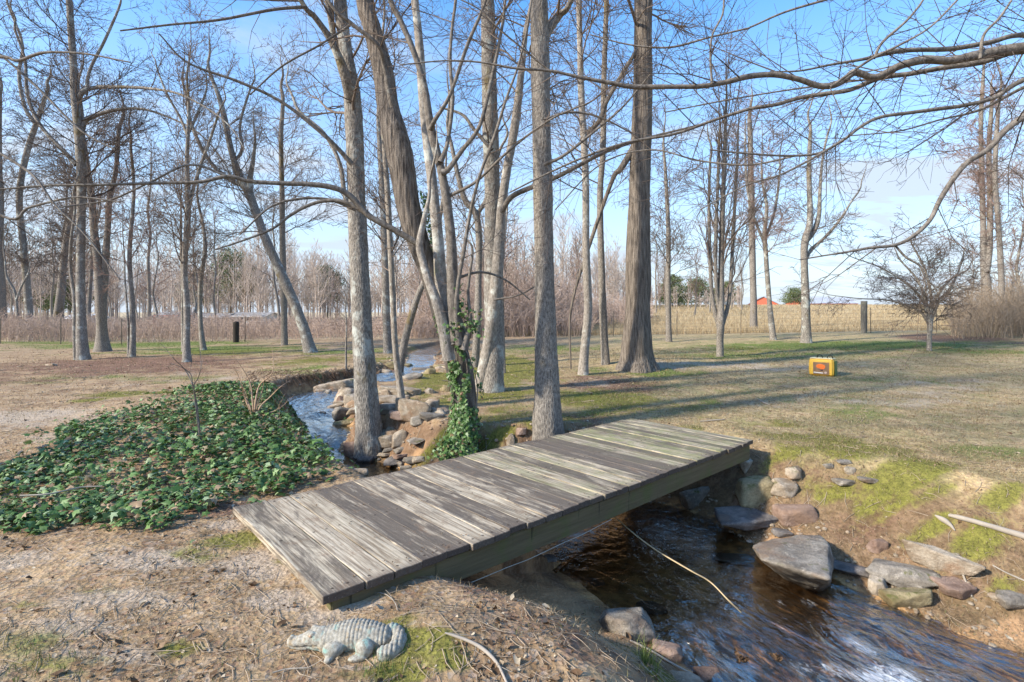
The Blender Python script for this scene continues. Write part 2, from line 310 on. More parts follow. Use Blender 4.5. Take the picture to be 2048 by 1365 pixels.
def ground_material():
    m, t, b, o = mat('ground'); g = N(t); p = g.pos()
    n1 = g.noise(p, 2.2, 8, 0.65); n2 = g.noise(p, 14, 6, 0.7); n3 = g.noise(p, 70, 4, 0.7); n4 = g.noise(p, 0.45, 4, 0.6)
    vc = g.n('ShaderNodeTexVoronoi', feature='F1'); g.put(vc.inputs['Vector'], g.map(p, (1, 1, .3))); vc.inputs['Scale'].default_value = 34
    vsep = g.n('ShaderNodeSeparateColor'); t.links.new(vc.outputs['Color'], vsep.inputs[0])
    soil = g.mix(g.rng(n1, .35, .65), (0.20, 0.125, 0.065), (0.42, 0.29, 0.16))
    soil = g.mix(g.rng(n2, .4, .75, 0, .6), soil, (0.46, 0.36, 0.26))
    soil = g.mix(g.rng(vsep.outputs[0], .7, .98, 0, .45), soil, (0.24, 0.125, 0.085))          # crumbled leaf bits
    soil = g.mix(g.rng(vsep.outputs[1], .86, .98, 0, .5), soil, (0.43, 0.36, 0.29))
    lawn = g.mix(g.rng(n2, .3, .7), (0.26, 0.18, 0.085), (0.60, 0.455, 0.255))
    lawn = g.mix(g.rng(vsep.outputs[0], .5, 1., 0, .5), lawn, (0.33, 0.225, 0.155))
    lawn = g.mix(g.rng(n1, .40, .62, 0, .7), lawn, g.mix(n3, (0.17, 0.165, 0.06), (0.30, 0.28, 0.12))); lawn = g.mix(g.rng(g.noise(p, 1.1, 6, .7), .5, .62, 0, .5), lawn, g.mix(n3, (0.20, 0.125, 0.08), (0.33, 0.23, 0.15)))
    c = g.mix(g.attr('lawn'), soil, lawn)
    c = g.mix(g.rng(g.math('ADD', g.attr('leafy'), g.math('MULTIPLY', g.math('SUBTRACT', n2, .5), .8)), .3, .75, 0, .85), c, g.mix(g.rng(vsep.outputs[2], .2, .8), (0.085, 0.045, 0.032), (0.24, 0.135, 0.095)))
    c = g.mix(g.rng(g.attr('bank'), .1, .8, 0, .75), c, g.mix(g.rng(n2, .35, .65), (0.10, 0.055, 0.035), (0.20, 0.12, 0.075)))
    c = g.mix(g.rng(g.math('ADD', g.attr('pale'), g.math('MULTIPLY', g.math('SUBTRACT', n2, .5), .9)), .25, .7, 0, .8), c, g.mix(g.rng(n3, .3, .7), (0.33, 0.255, 0.185), (0.52, 0.43, 0.33)))
    c = g.mix(g.rng(g.math('ADD', g.attr('green'), g.math('MULTIPLY', g.math('SUBTRACT', n2, .5), .9)), .15, .75, 0, .9), c, g.mix(n3, (0.07, 0.115, 0.018), (0.20, 0.235, 0.06)))
    c = g.mix(g.rng(g.math('ADD', g.attr('moss'), g.math('MULTIPLY', g.math('SUBTRACT', n2, .5), 1.0)), .22, .72, 0, .88), c, g.mix(g.rng(g.math('ADD', g.math('MULTIPLY', n3, .5), g.math('MULTIPLY', n2, .5)), .35, .65), (0.075, 0.08, 0.018), (0.24, 0.23, 0.045)))
    c = g.mix(g.rng(g.math('ADD', g.attr('sand'), g.math('MULTIPLY', g.math('SUBTRACT', n1, .5), .7)), .3, .6, 0, .95), c, g.mix(n3, (0.34, 0.195, 0.10), (0.52, 0.33, 0.18)))
    bed = g.mix(g.rng(g.noise(p, 6, 5), .35, .65), (0.20, 0.115, 0.055), (0.52, 0.31, 0.14)); bed = g.mix(g.rng(g.voro(p, 7), .35, .1, 0, .7), bed, (0.09, 0.06, 0.035))
    c = g.mix(g.attr('wet'), c, bed)
    c = g.mix(g.attr('field'), c, g.mix(g.rng(n4, .3, .7), (0.42, 0.32, 0.19), (0.56, 0.45, 0.29)))
    t.links.new(c, b.inputs['Base Color']); b.inputs['Specular IOR Level'].default_value = 0.1
    t.links.new(g.rng(g.attr('wet'), 0, 1, .95, .35), b.inputs['Roughness'])
    hgt = g.math('ADD', g.math('MULTIPLY', n2, .6), g.math('ADD', g.math('MULTIPLY', n3, .25), g.math('MULTIPLY', vc.outputs['Distance'], .5)))
    t.links.new(g.bump(hgt, .026, .7), b.inputs['Normal']); return m
M['ground'] = ground_material()
ground = link('ground', mesh_np('ground', np.c_[VX, VY, VZ], [quads], [M['ground']], A)); tag(ground, kind='structure')

# ------------------------------------------------------------------ water
def water_material():
    m, t, b, o = mat('water'); g = N(t); t.nodes.remove(b); uv = g.n('ShaderNodeUVMap', uv_map='UVMap').outputs[0]; p = g.pos()
    rough = g.attr('rapid')
    st = g.map(uv, (1.1, 2.3, 1)); w1 = g.noise(st, 2.6, 3, .45, .9); w2 = g.noise(g.map(p, (1, 1, 1)), 9, 4, .6, .5); w3 = g.noise(g.map(uv, (3.2, 7, 1)), 3.0, 3, .5, .8)
    calm = g.math('ADD', g.math('MULTIPLY', w2, .35), g.math('MULTIPLY', w1, .25))
    fast = g.math('ADD', g.math('MULTIPLY', w1, 2.2), g.math('MULTIPLY', w3, .45))
    mixh = g.n('ShaderNodeMix', data_type='FLOAT'); t.links.new(rough, mixh.inputs['Factor']); t.links.new(calm, mixh.inputs['A']); t.links.new(fast, mixh.inputs['B'])
    nrm = g.bump(mixh.outputs['Result'], .035, 1.0)
    gl = g.n('ShaderNodeBsdfGlossy'); g.put(gl.inputs['Roughness'], g.rng(rough, 0, 1, .04, .20)); gl.inputs['Color'].default_value = (1, .95, .87, 1); t.links.new(nrm, gl.inputs['Normal'])
    tr = g.n('ShaderNodeBsdfTransparent'); g.put(tr.inputs['Color'], g.mix(rough, (.93, .83, .68), (.90, .82, .72)))
    fr = g.n('ShaderNodeFresnel'); fr.inputs['IOR'].default_value = 1.36; t.links.new(nrm, fr.inputs['Normal'])
    ms = g.n('ShaderNodeMixShader'); t.links.new(g.math('MINIMUM', g.math('ADD', g.math('MULTIPLY', fr.outputs[0], g.rng(rough, 0, 1, 2.0, 3.4)), g.math('MULTIPLY', rough, g.rng(g.noise(g.map(uv, (.6, 2.4, 1)), 1.7, 3, .5, 1.2), .47, .60, .0, .24))), .95), ms.inputs[0]); t.links.new(tr.outputs[0], ms.inputs[1]); t.links.new(gl.outputs[0], ms.inputs[2])
    fo = g.n('ShaderNodeBsdfDiffuse'); fo.inputs['Color'].default_value = (.66, .68, .70, 1); t.links.new(nrm, fo.inputs['Normal'])
    ff = g.math('ADD', g.attr('foam'), g.math('MULTIPLY', g.math('SUBTRACT', g.noise(g.map(uv, (2.2, 6, 1)), 5, 7, .75, 1.2), .5), 2.6))
    ms2 = g.n('ShaderNodeMixShader'); t.links.new(g.rng(ff, .45, 1.15, 0, .75), ms2.inputs[0]); t.links.new(ms.outputs[0], ms2.inputs[1]); t.links.new(fo.outputs[0], ms2.inputs[2])
    t.links.new(ms2.outputs[0], o.inputs[0]); return m
WF = catmull(ST, 60); wx, ex, wl = WF[:, 0:2], WF[:, 2:4], WF[:, 4]; cc = (wx + ex)/2; tt = np.gradient(cc, axis=0); tt /= np.linalg.norm(tt, axis=1)[:, None]; nn = np.c_[-tt[:, 1], tt[:, 0]]
whw = np.abs(((ex - wx)/2*nn).sum(1)); sl = np.r_[0, np.cumsum(np.linalg.norm(np.diff(cc, axis=0), axis=1))]; keep = (cc[:, 1] > -6)
cc, nn, whw, sl, wl = cc[keep], nn[keep], whw[keep], sl[keep], wl[keep]; tc_ = np.linspace(-1, 1, 61); ext = whw[:, None] + .22
WXg = cc[:, 0, None] + nn[:, 0, None]*tc_[None]*ext; WYg = cc[:, 1, None] + nn[:, 1, None]*tc_[None]*ext
SLg = np.repeat(sl[:, None], 61, 1); TCg = tc_[None]*ext
rap = np.clip(smooth(5.0, 3.9, WYg - .15*(WXg-1.5)) + .75*smooth(10.2, 11.2, WYg)*smooth(22, 15, WYg) + .3*smooth(7.8, 8.6, WYg), 0, 1)
wav = (fbm(SLg*1.3, TCg*4.2, s=81, o=4) - .5)*.085 + (fbm(SLg*.8, TCg*1.3, s=83, o=3) - .5)*.07
WZg = wl[:, None] + wav*rap + (fbm(WXg*3, WYg*3, s=85) - .5)*.006
def fo(u, v, r, k):
    d = (CZ + .88) * F / (v - HV); x = (u - CU)/F*d; return k*np.exp(-(((WXg - x)**2 + (WYg - d)**2)/r**2))
foam = sum(fo(*a) for a in [(1720,1290,.13,.75), (1620,1212,.08,.7), (1560,1215,.07,.45), (1600,1335,.12,.6), (1800,1350,.2,.85), (1660,1335,.1,.7), (1560,1255,.09,.4), (1730,1350,.14,.7), (1480,1350,.1,.35), (1900,1345,.2,.55), (1520,1290,.08,.3)]) + .38*smooth(14.5, 15.6, WYg)*smooth(17.2, 16.2, WYg) + .16*smooth(11.4, 12, WYg)*smooth(14, 13, WYg)
nr, nc_ = WXg.shape; ii = (np.arange(nr-1)[:, None]*nc_ + np.arange(nc_-1)[None]).ravel()
wq = np.c_[ii, ii+1, ii+1+nc_, ii+nc_][:, ::-1]
M['water'] = water_material()
water = link('water', mesh_np('water', np.c_[WXg.ravel(), WYg.ravel(), WZg.ravel()], [wq], [M['water']], {'rapid': rap.ravel(), 'foam': np.clip(foam, 0, 1).ravel()}, uv=np.c_[SLg.ravel(), TCg.ravel()])); tag(water, kind='structure')

# ------------------------------------------------------------------ tubes and bark
def tubes_np(polys, sides):
    """polys: list of (points (n,3), radii (n)); returns vertices and quads"""
    by = {}
    for p, r in polys: by.setdefault(len(p), []).append((p, r))
    Vs, Fs, o = [], [], 0; ang = np.arange(sides) * 2*math.pi/sides; ca, sa = np.cos(ang), np.sin(ang)
    for n, L in by.items():
        Pn = np.array([q[0] for q in L], float); R = np.array([q[1] for q in L], float); k = len(L)
        T = np.gradient(Pn, axis=1); T /= np.linalg.norm(T, axis=2, keepdims=True) + 1e-9; mt = np.abs(T.mean(1)); ref = np.eye(3)[mt.argmin(1)][:, None, :]
        U = np.cross(T, ref); U /= np.linalg.norm(U, axis=2, keepdims=True) + 1e-9; W = np.cross(T, U)
        V = Pn[:, :, None, :] + R[:, :, None, None] * (U[:, :, None, :]*ca[None, None, :, None] + W[:, :, None, :]*sa[None, None, :, None])
        Vs.append(V.reshape(-1, 3))
        b = (np.arange(k)[:, None, None]*n + np.arange(n-1)[None, :, None])*sides + np.arange(sides)[None, None, :]
        b2 = (np.arange(k)[:, None, None]*n + np.arange(n-1)[None, :, None])*sides + ((np.arange(sides)+1) % sides)[None, None, :]
        Fs.append(np.stack([b, b2, b2+sides, b+sides], -1).reshape(-1, 4) + o); o += k*n*sides
    return np.vstack(Vs), np.vstack(Fs)
def tubes_mesh(name, polys, sides, m):
    """polys may be a dict sides -> list"""
    if not isinstance(polys, dict): polys = {sides: polys}
    Vs, Fs, o = [], [], 0
    for s, L in polys.items():
        if not L: continue
        V, Fq = tubes_np(L, s); Vs.append(V); Fs.append(Fq + o); o += len(V)
    return mesh_np(name, np.vstack(Vs), [np.vstack(Fs)], [m])
def resample(pts, rad, step):
    C = catmull(np.c_[pts, rad], 10); s = np.r_[0, np.cumsum(np.linalg.norm(np.diff(C[:, :3], axis=0), axis=1))]; n = max(4, int(s[-1]/step)); q = np.linspace(0, s[-1], n)
    return np.stack([np.interp(q, s, C[:, i]) for i in range(3)], 1), np.interp(q, s, C[:, 3])
def trunk_mesh(name, pts, rad, m, step, sides, flare=.3, rough=.05, furrow=0, seed=0):
    p, r = resample(pts, rad, step); h = np.r_[0, np.cumsum(np.linalg.norm(np.diff(p, axis=0), axis=1))]
    V, Fq = tubes_np([(p, r)], sides); n = len(p); c = np.repeat(p, sides, 0); hh = np.repeat(h, sides); rr = np.repeat(r, sides); d = V - c; a = np.tile(np.arange(sides)*2*math.pi/sides, n)
    ca, sa = np.cos(a), np.sin(a); k = 1 + rough*(fbm(ca*1.5+seed, sa*1.5, hh*2.2, s=seed, o=3) - .5)*2 + rough*.7*(fbm(c[:, 0]+d[:, 0]*14/np.maximum(rr, .02)*.08, d[:, 1]*14/np.maximum(rr, .02)*.08, hh*9, s=seed+5, o=2) - .5)*2
    k = k + .06*(vnoise(hh*1.1, hh*0, s=seed+8) - .5)*2 * (hh > .3)
    if furrow: k = k + furrow*(np.abs(vnoise(ca*7+9, sa*7, hh*.9, s=seed+3) - .5)*2 - .5)
    lob = .5 + .5*np.cos(a*5 + seed + 2*vnoise(ca+4, sa, s=seed)); k = k * (1 + flare*np.exp(-hh/ (rr*1.1 + .02))*(.4 + 1.0*lob))
    V = c + d*k[:, None]; return mesh_np(name, V, [Fq], [m])
def rot_about(d, ang, rng, flatk=0.0):
    """turn direction d by ang about a random side axis; flatk pulls the turn towards the level"""
    x, y, z = d; 
    while True:
        a, b, c = rng.gauss(0, 1), rng.gauss(0, 1), rng.gauss(0, 1) * (1 - flatk)
        k = a*x + b*y + c*z; a -= k*x; b -= k*y; c -= k*z; l = math.sqrt(a*a+b*b+c*c)
        if l > 1e-3: break
    s, q = math.sin(ang)/l, math.cos(ang); return (x*q+a*s, y*q+b*s, z*q+c*s)
LIM = [0]
def grow(p, d, L, r, lvl, mx, rng, out, prm):
    seg = prm['seg'][lvl]; n = max(2, min(14, int(L/seg))); st = L/n; x, y, z = p; dx, dy, dz = d; pts = [p]; rad = [r]; wn_ = prm['wander'][lvl]; up = prm['up'][lvl]; tip = prm['tip']
    for i in range(n):
        dx += rng.gauss(0, wn_); dy += rng.gauss(0, wn_); dz += rng.gauss(0, wn_) + up; l = math.sqrt(dx*dx+dy*dy+dz*dz); dx /= l; dy /= l; dz /= l
        x += dx*st; y += dy*st; z += dz*st; pts.append((x, y, z)); t = (i+1)/n; rad.append(max(tip, r*(1-t)**.8 + tip*t))
        if lvl < mx:
            k = prm['kids'][lvl]*st * (.4 if t < .25 else 1); k = int(k) + (rng.random() < k - int(k))
            for _ in range(k):
                cl = min(L*.6, prm['len'][lvl+1]) * rng.uniform(.55, 1.2) * (1.15 - .6*t)
                grow((x, y, z), rot_about((dx, dy, dz), math.radians(rng.uniform(28, 62)), rng, prm.get('flat', .3)), cl, max(tip, min(rad[-1]*.7, r*.45)), lvl+1, mx, rng, out, prm)
    s = 3 if r < .012 else (5 if r < .03 else 7); out.setdefault(s, []).append((np.array(pts), np.array(rad)))
def params(d, twig=1.0, up=(.05, .03, .02), flatk=.3, lens=(3, 1.3, .55, .25), kids=(7, 10, 5), wander=(.13, .16, .2, .2)):
    return dict(seg=(.32, .18, .13, .1), wander=wander, up=up + (0,), kids=tuple(k*twig for k in kids), len=lens, tip=max(.0016, .00026*d), flat=flatk)
def limbs_on(pts, rad, rng, out, prm, n, z0, L, ang=(45, 75), mx=2, rk=.42, top_short=.45, z1=1e9, aim=None):
    """side limbs along a stem above height z0"""
    p, r = resample(np.asarray(pts), np.asarray(rad), .1); ok = np.where((p[:, 2] > z0) & (p[:, 2] < z1))[0]
    if not len(ok): return
    for i in range(n):
        k = ok[int((i + rng.random())/n*len(ok)) % len(ok)]; t = (k - ok[0])/max(1, len(ok)); dd = p[min(k+1, len(p)-1)] - p[max(k-1, 0)]; dd = dd/(np.linalg.norm(dd)+1e-9)
        d = rot_about(tuple(dd), math.radians(rng.uniform(*ang)), rng, 0)
        if aim and rng.random() < .6 and d[0]*aim[0] + d[1]*aim[1] < 0: d = (-d[0], -d[1], d[2])
        LL = L*rng.uniform(.5, 1.15)*(1 - (1-top_short)*t); grow(tuple(p[k]), d, LL, max(prm['tip']*1.6, min(r[k]*rk, LL*(.0095 if L > 1.5 else .0075))), 0, mx, rng, out, prm)
    # the leader breaks up into shoots
def pxpath(L, d0, d1=None, wob=0.0, seed=0):
    """photograph pixels (u, v, width) to a 3D path with radii; depth runs from d0 to d1 along it"""
    d1 = d0 if d1 is None else d1; n = len(L); pts, rad = [], []
    for i, (u, v, w_) in enumerate(L):
        t = i/max(1, n-1); d = d0 + (d1-d0)*t + (wob*(float(vnoise(np.array([t*3.3+seed]), np.array([seed*1.7])))-.5)*2*min(1, t*3) if wob else 0)
        pts.append(P(u, v, d)); rad.append(w_/2/F*d)
    return np.array(pts), np.array(rad)
def extend(pts, rad, top, lean=.5):
    """carry the stem on above the picture to height top"""
    z = pts[-1][2]; top = max(top, z + min(2.2, rad[-1]*45))
    d = pts[-1] - pts[-2]; d = d/np.linalg.norm(d); n = max(4, int((top-z)/1.4)); st = (top-z)/n; p = pts[-1].copy(); r0 = rad[-1]; P_, R_ = [pts], [rad]
    for i in range(n):
        d = d*np.array([lean, lean, 1]); d = d/np.linalg.norm(d)*1.0; p = p + d*st/max(d[2], .3); P_.append(p[None] + np.array([[rnd.gauss(0, .06), rnd.gauss(0, .06), 0]])); R_.append([max(.006, r0*(1-(i+1)/n)**.85)])
    return np.vstack(P_), np.concatenate(R_)
def tree(label, px, top=14, bark='bark_gray', twigs='bark_twig', n=24, z0=3.0, L=2.6, ang=(40, 70), mx=2, twig=1.0, flare=.13, rough=.05, furrow=0, stems=(), limbs=(), depth=None, name='bare_tree', group=None, seed=0,
         sides=None, up=(.05, .03, .02), flatk=.3, lens=(3, 1.3, .5, .25), wob=.25, sink=.12, limb_twigs=1.0, kids=(7, 10, 5), z1=1e9, top_short=.45):
    n = int(n*1.5)
    rng = random.Random(1000+seed); g0 = G(px[0][0], px[0][1]); d = depth or g0[1]
    if depth: g0 = np.array([(px[0][0]-CU)/F*d, d, hz1((px[0][0]-CU)/F*d, d)])
    pts, rad = pxpath(px, d, d, wob, seed); pts[0] = g0 - np.array([0, 0, sink]); pts, rad = extend(pts, rad, top)
    t = empty(name, tuple(g0), label, 'tree', group); pts[:, 0] += 0; rad = np.where(rad > .12, rad*.93, rad); step = max(.03, .006*d) if d < 20 else .25; sd = sides or (40 if d < 10 else 28 if d < 17 else 12)
    tm = trunk_mesh('trunk', pts, rad, M[bark], step, sd, flare, rough, furrow, seed); link('trunk', local(tm, g0), t)
    out = {}; prm = params(d, twig, up, flatk, lens, kids); limbs_on(pts, rad, rng, out, prm, n, z0, L, ang, mx, z1=z1, top_short=top_short)
    for k, st in enumerate(stems):
        sp, sr = pxpath(st['px'], st.get('d', d), st.get('d1'), wob*.6, seed+k+1)
        sp, sr = extend(sp, sr, st.get('top', top*.85) if st.get('ext', True) else 0)
        link('limb', local(trunk_mesh('limb', sp, sr, M[st.get('bark', bark)], step, max(10, sd//2), 0, rough, 0, seed+k), g0), t)
        limbs_on(sp, sr, rng, out, prm, st.get('n', 8), st.get('z0', z0), st.get('L', L*.7), ang, mx)
    for k, lb in enumerate(limbs):
        sp, sr = pxpath(lb[0], lb[1], lb[2], 0, seed+k); link('limb', local(trunk_mesh('limb', sp, sr, M['bark_limb'], max(.04, step), 9, 0, .10, 0, seed+k), g0), t)
        pr = params(lb[1], limb_twigs*lb[3], (.01, .01, .01), .75, (1.2, .8, .38, .2), (6, 9, 4)); l_ = np.linalg.norm(np.diff(sp, axis=0), axis=1).sum()
        limbs_on(sp, sr, rng, out, pr, int(l_*4.5*lb[3]*limb_twigs), -9, lb[4] if len(lb) > 4 else 1.0, (30, 65), 1, .5, .6)
    if out: link('crown', local(tubes_mesh('crown', out, 3, M[twigs]), g0), t)
    return t

# ------------------------------------------------------------------ the trees around the creek
tree('tall grey mottled trunk rising from the stones at the water left of the ivy tree', [(742,892,66),(738,860,60),(730,750,50),(722,600,42),(715,450,38),(710,300,37),(703,180,34),(690,90,26),(680,0,24)], 13, n=16, z0=4.5, L=2.6, rough=.07, seed=1,
     stems=[dict(px=[(704,200,26),(690,150,22),(664,85,15),(630,35,12),(596,-10,10)], n=8, d1=7.6), dict(px=[(700,150,16),(672,90,13),(655,0,12)], n=6), dict(px=[(728,480,8),(692,400,9),(680,330,8),(650,270,7),(600,225,6)], n=5, ext=False, z0=0, L=1.2)],
     limbs=[([(706,330,10),(650,272,9),(564,205,7),(478,164,6),(376,126,4),(318,68,3)], 8, 7, .9, .9), ([(700,51,5),(640,90,4),(564,133,4),(500,190,3)], 8, 7.5, .5, .6), ([(612,14,7),(545,20,6),(440,40,5),(340,50,4),(240,62,3)], 7.6, 6.6, .8, .8), ([(712,420,8),(660,400,6),(600,398,5),(540,415,4),(480,470,3)], 8, 7.5, .8, .8)])
tree('grey trunk standing at the middle of the bridge behind its far edge', [(1096,876,68),(1095,840,62),(1094,780,57),(1090,600,46),(1086,400,42),(1082,200,40),(1078,0,38)], 15, n=16, z0=4.2, L=3, bark='bark_brown', rough=.06, seed=2,
     stems=[dict(px=[(1078,120,22),(1092,70,18),(1120,30,14),(1150,-15,11)], n=5), ],
     limbs=[([(1088,330,7),(1130,310,6),(1190,262,5),(1245,215,4),(1300,150,3)], 7.1, 6.8, .7, .8), ([(1088,240,6),(1140,225,5),(1200,235,4),(1270,270,3)], 7.1, 7.4, .7, .7)])
tree('tall grey trunk right of the ivy tree with a pale stem leaning on it', [(985,782,52),(986,740,46),(988,650,40),(986,560,37),(985,400,36),(979,200,33),(975,0,30)], 15, n=16, z0=4.5, L=2.8, seed=3,
     stems=[dict(px=[(955,790,26),(968,740,26),(982,660,24),(993,560,23),(1000,470,21),(1003,420,20),(1014,340,18),(1030,250,17),(1042,150,14),(1052,60,10),(1066,-10,9)], bark='bark_pale', n=8, d1=10.4)],
     limbs=[([(1003,425,11),(1022,395,11),(1060,376,10),(1110,356,9),(1160,330,8),(1220,300,7),(1300,275,5),(1400,250,4)], 10.2, 9.0, .9, .9), ([(988,600,4),(1040,590,3),(1090,560,3)], 10.2, 10, .7, .6), ([(984,300,8),(950,262,7),(925,230,6),(880,215,4)], 10.2, 10.4, .8, .9)])
tree('huge straight trunk with deeply furrowed bark and flared foot on the leafy mound', [(1274,738,86),(1273,715,68),(1274,670,58),(1276,600,54),(1279,400,47),(1285,200,41),(1287,0,37)], 24, n=22, z0=9, L=4.5, bark='bark_furrowed', flare=.16, rough=.03, furrow=.10, seed=4, sides=64, wob=.1,
     stems=[dict(px=[(1284,260,12),(1262,305,13),(1240,340,12),(1225,360,9)], n=2, ext=False, L=1.2, z0=0)])
tree('slim pale trunk standing just left of the furrowed giant', [(1166,750,24),(1168,715,20),(1175,640,17),(1176,600,17),(1172,500,15),(1171,350,14),(1163,200,13),(1160,100,12),(1157,0,11)], 14, n=18, z0=4.5, L=2.6, bark='bark_pale', seed=5, limbs=[([(1172,270,9),(1200,240,10),(1215,200,9),(1262,120,8),(1300,60,5)], 14.5, 14, .8, 1.2)])
tree('slim brownish trunk between the pale one and the furrowed giant', [(1212,729,20),(1209,690,16),(1205,600,14),(1200,400,12),(1206,300,12),(1208,150,11),(1213,0,10)], 14, n=18, z0=4.5, L=2.4, bark='bark_brown', seed=6)
tree('short bare pole of a young tree right of the stem leaning by the ivy tree', [(1008,747,8),(1007,700,7),(1006,640,6),(1004,560,5),(1003,480,4)], 4.4, n=6, z0=2.5, L=.8, seed=7, bark='bark_brown', name='young_tree')
tree('thin lichen spotted tree on the stones right of the tall grey trunk at the water', [(806,812,17),(800,770,14),(791,700,12),(786,600,12),(782,520,12),(776,400,11),(771,330,10),(766,260,8)], 9, n=20, z0=2.2, L=1.6, bark='bark_pale', seed=8, name='slender_tree', flatk=.5)
tree('dark tree leaning right across the creek behind the ivy covered one', [(795,752,20),(806,700,16),(818,650,14),(836,592,13),(850,560,11),(870,500,9)], 7.5, n=14, z0=2.3, L=1.6, bark='bark_brown', seed=9, name='leaning_tree', depth=15.5)
tree('grey trunk half hidden behind the lichen spotted thin tree', [(776,700,20),(773,640,17),(771,560,15),(768,450,13),(760,300,10)], 12, n=20, z0=3.5, L=2.2, seed=10, depth=19)
tree('crooked brown tree seen between the ivy tree and the tall trunk on its right', [(950,705,18),(955,640,15),(957,560,13),(958,480,13),(952,430,12),(930,400,11),(918,360,10),(905,300,8)], 9, n=18, z0=3, L=2, bark='bark_brown', seed=11, depth=15, stems=[dict(px=[(952,432,9),(972,400,9),(985,350,8),(1000,300,6)], n=4, top=7)])

# the leaning ivy tree: a broken old trunk and three young stems from one foot
IVY_PX = [(927,912,68),(928,860,59),(929,800,54),(919,740,56),(905,680,51),(884,620,46),(857,540,43),(832,470,48),(814,400,50),(797,300,54),(777,220,46),(765,140,42),(745,60,38),(728,-5,35)]
tree('old leaning ivy footed trunk with a knot hole and young stems beside the bridge', IVY_PX, 11, n=10, z0=4.8, L=2.0, bark='bark_furrowed', flare=.18, rough=.07, furrow=.05, seed=12, name='ivy_covered_tree', wob=.15, sides=56,
     stems=[dict(px=[(898,720,26),(888,660,24),(872,600,20),(856,560,17),(846,525,15),(839,490,14),(848,440,10),(858,395,7)], bark='bark_pale', n=3, ext=False, d=7.0, d1=6.9, L=.8),
            dict(px=[(906,690,40),(893,640,30),(886,590,27),(880,540,24),(875,470,22),(868,400,21),(858,310,20),(848,220,19),(841,120,17),(835,50,15),(829,-10,14)], bark='bark_pale', n=9, d=7.05, d1=7.3),
            dict(px=[(916,680,36),(908,620,26),(905,560,22),(902,480,19),(892,395,18),(882,340,17),(862,258,17),(848,170,13),(824,95,12),(800,40,11),(778,-10,10)], n=9, d=7.0, d1=6.7, bark='bark_limb'),
            dict(px=[(918,690,16),(913,600,9),(928,500,8),(942,420,7),(960,350,6),(990,270,6),(1012,200,5),(1040,120,4),(1060,20,4)], n=8, d=6.9, d1=6.3, bark='bark_limb', L=1.2, z0=1.5),
            dict(px=[(884,345,14),(896,340,11),(925,300,9),(960,250,8),(985,150,7),(1005,50,6),(1012,-10,5)], n=8, d=6.75, d1=6.6, bark='bark_limb', L=1.3),
            dict(px=[(881,325,12),(895,285,8),(905,200,8),(900,120,7),(905,50,6),(912,-10,6)], n=7, d=6.75, d1=6.9, bark='bark_limb', L=1.3),
            dict(px=[(862,258,12),(870,240,9),(900,190,7),(935,90,7),(975,-10,6)], n=7, d=6.7, d1=6.4, bark='bark_limb', L=1.3),
            dict(px=[(786,214,14),(780,190,12),(768,130,9),(755,90,8),(700,45,8),(655,0,7)], n=7, d=7.0, d1=6.5, bark='bark_limb', L=1.3),
            dict(px=[(928,700,18),(940,640,8),(936,580,6),(945,500,5)], n=4, d=6.9, bark='bark_limb', L=.8, z0=1.2, ext=False)],
     limbs=[([(839,490,13),(792,462,12),(740,433,12),(700,392,12),(668,376,11),(620,369,10),(560,367,9),(500,363,8),(455,353,8),(400,364,7),(300,367,6),(200,370,5),(90,372,4),(-10,380,3)], 7.0, 6.0, 1.1, .9),
            ([(740,433,8),(690,405,8),(640,404,7),(590,425,6),(545,458,5),(490,480,4),(430,500,3)], 7.0, 6.8, 1.0, .8),
            ([(455,353,5),(380,330,4),(300,365,4),(220,400,3),(120,415,3)], 6.5, 6.2, .8, .7),
            ([(905,560,6),(960,545,5),(1010,560,4),(1060,600,3)], 7.0, 7.3, .7, .6), ([(892,395,7),(950,365,6),(1020,300,5),(1100,240,4),(1180,205,3)], 6.9, 6.3, .8, .8)])
g = G(927, 905); print('ivy tree at', g, [tuple(G(a, b)) for a, b in ((742, 892), (1096, 876))]); kb = P(774, 214, g[1] - .13)
ko = bpy.data.objects['ivy_covered_tree']
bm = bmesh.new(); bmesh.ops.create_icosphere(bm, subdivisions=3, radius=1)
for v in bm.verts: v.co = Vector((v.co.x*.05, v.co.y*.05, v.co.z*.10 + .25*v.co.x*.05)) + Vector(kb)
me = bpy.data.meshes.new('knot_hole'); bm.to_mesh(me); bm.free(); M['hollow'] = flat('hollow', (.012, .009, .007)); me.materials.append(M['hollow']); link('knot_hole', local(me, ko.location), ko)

# ------------------------------------------------------------------ left grove
tree('trunk at the very left edge of the lawn', [(4,670,22),(3,640,18),(2,560,15),(0,450,13),(-3,300,12),(-2,200,10)], 15, n=22, z0=4, L=3, bark='bark_brown', seed=21)
tree('knee high crooked sapling beside the leftmost trunk', [(36,677,7),(35,630,5),(30,585,5),(14,555,4),(10,520,3)], 3.2, n=8, z0=1.2, L=.9, seed=22, name='sapling', stems=[dict(px=[(33,600,4),(42,575,4),(50,560,3)], n=3, ext=False, L=.5, z0=0)])
tree('slightly bowed trunk, second from the left edge', [(61,668,17),(56,600,14),(48,500,13),(39,420,12),(42,360,12),(58,290,11),(72,250,10),(95,180,7)], 13, n=24, z0=4, L=3, seed=23, stems=[dict(px=[(72,250,8),(50,215,7),(38,150,6),(45,90,5),(20,20,4)], n=7)])
tree('dark trunk leaning right just left of the tall branching tree', [(112,673,20),(117,620,15),(121,585,14),(130,500,13),(140,440,11),(150,390,10),(157,340,8)], 11, n=20, z0=4, L=2.4, bark='bark_brown', twigs='bark_twig_dark', seed=24)
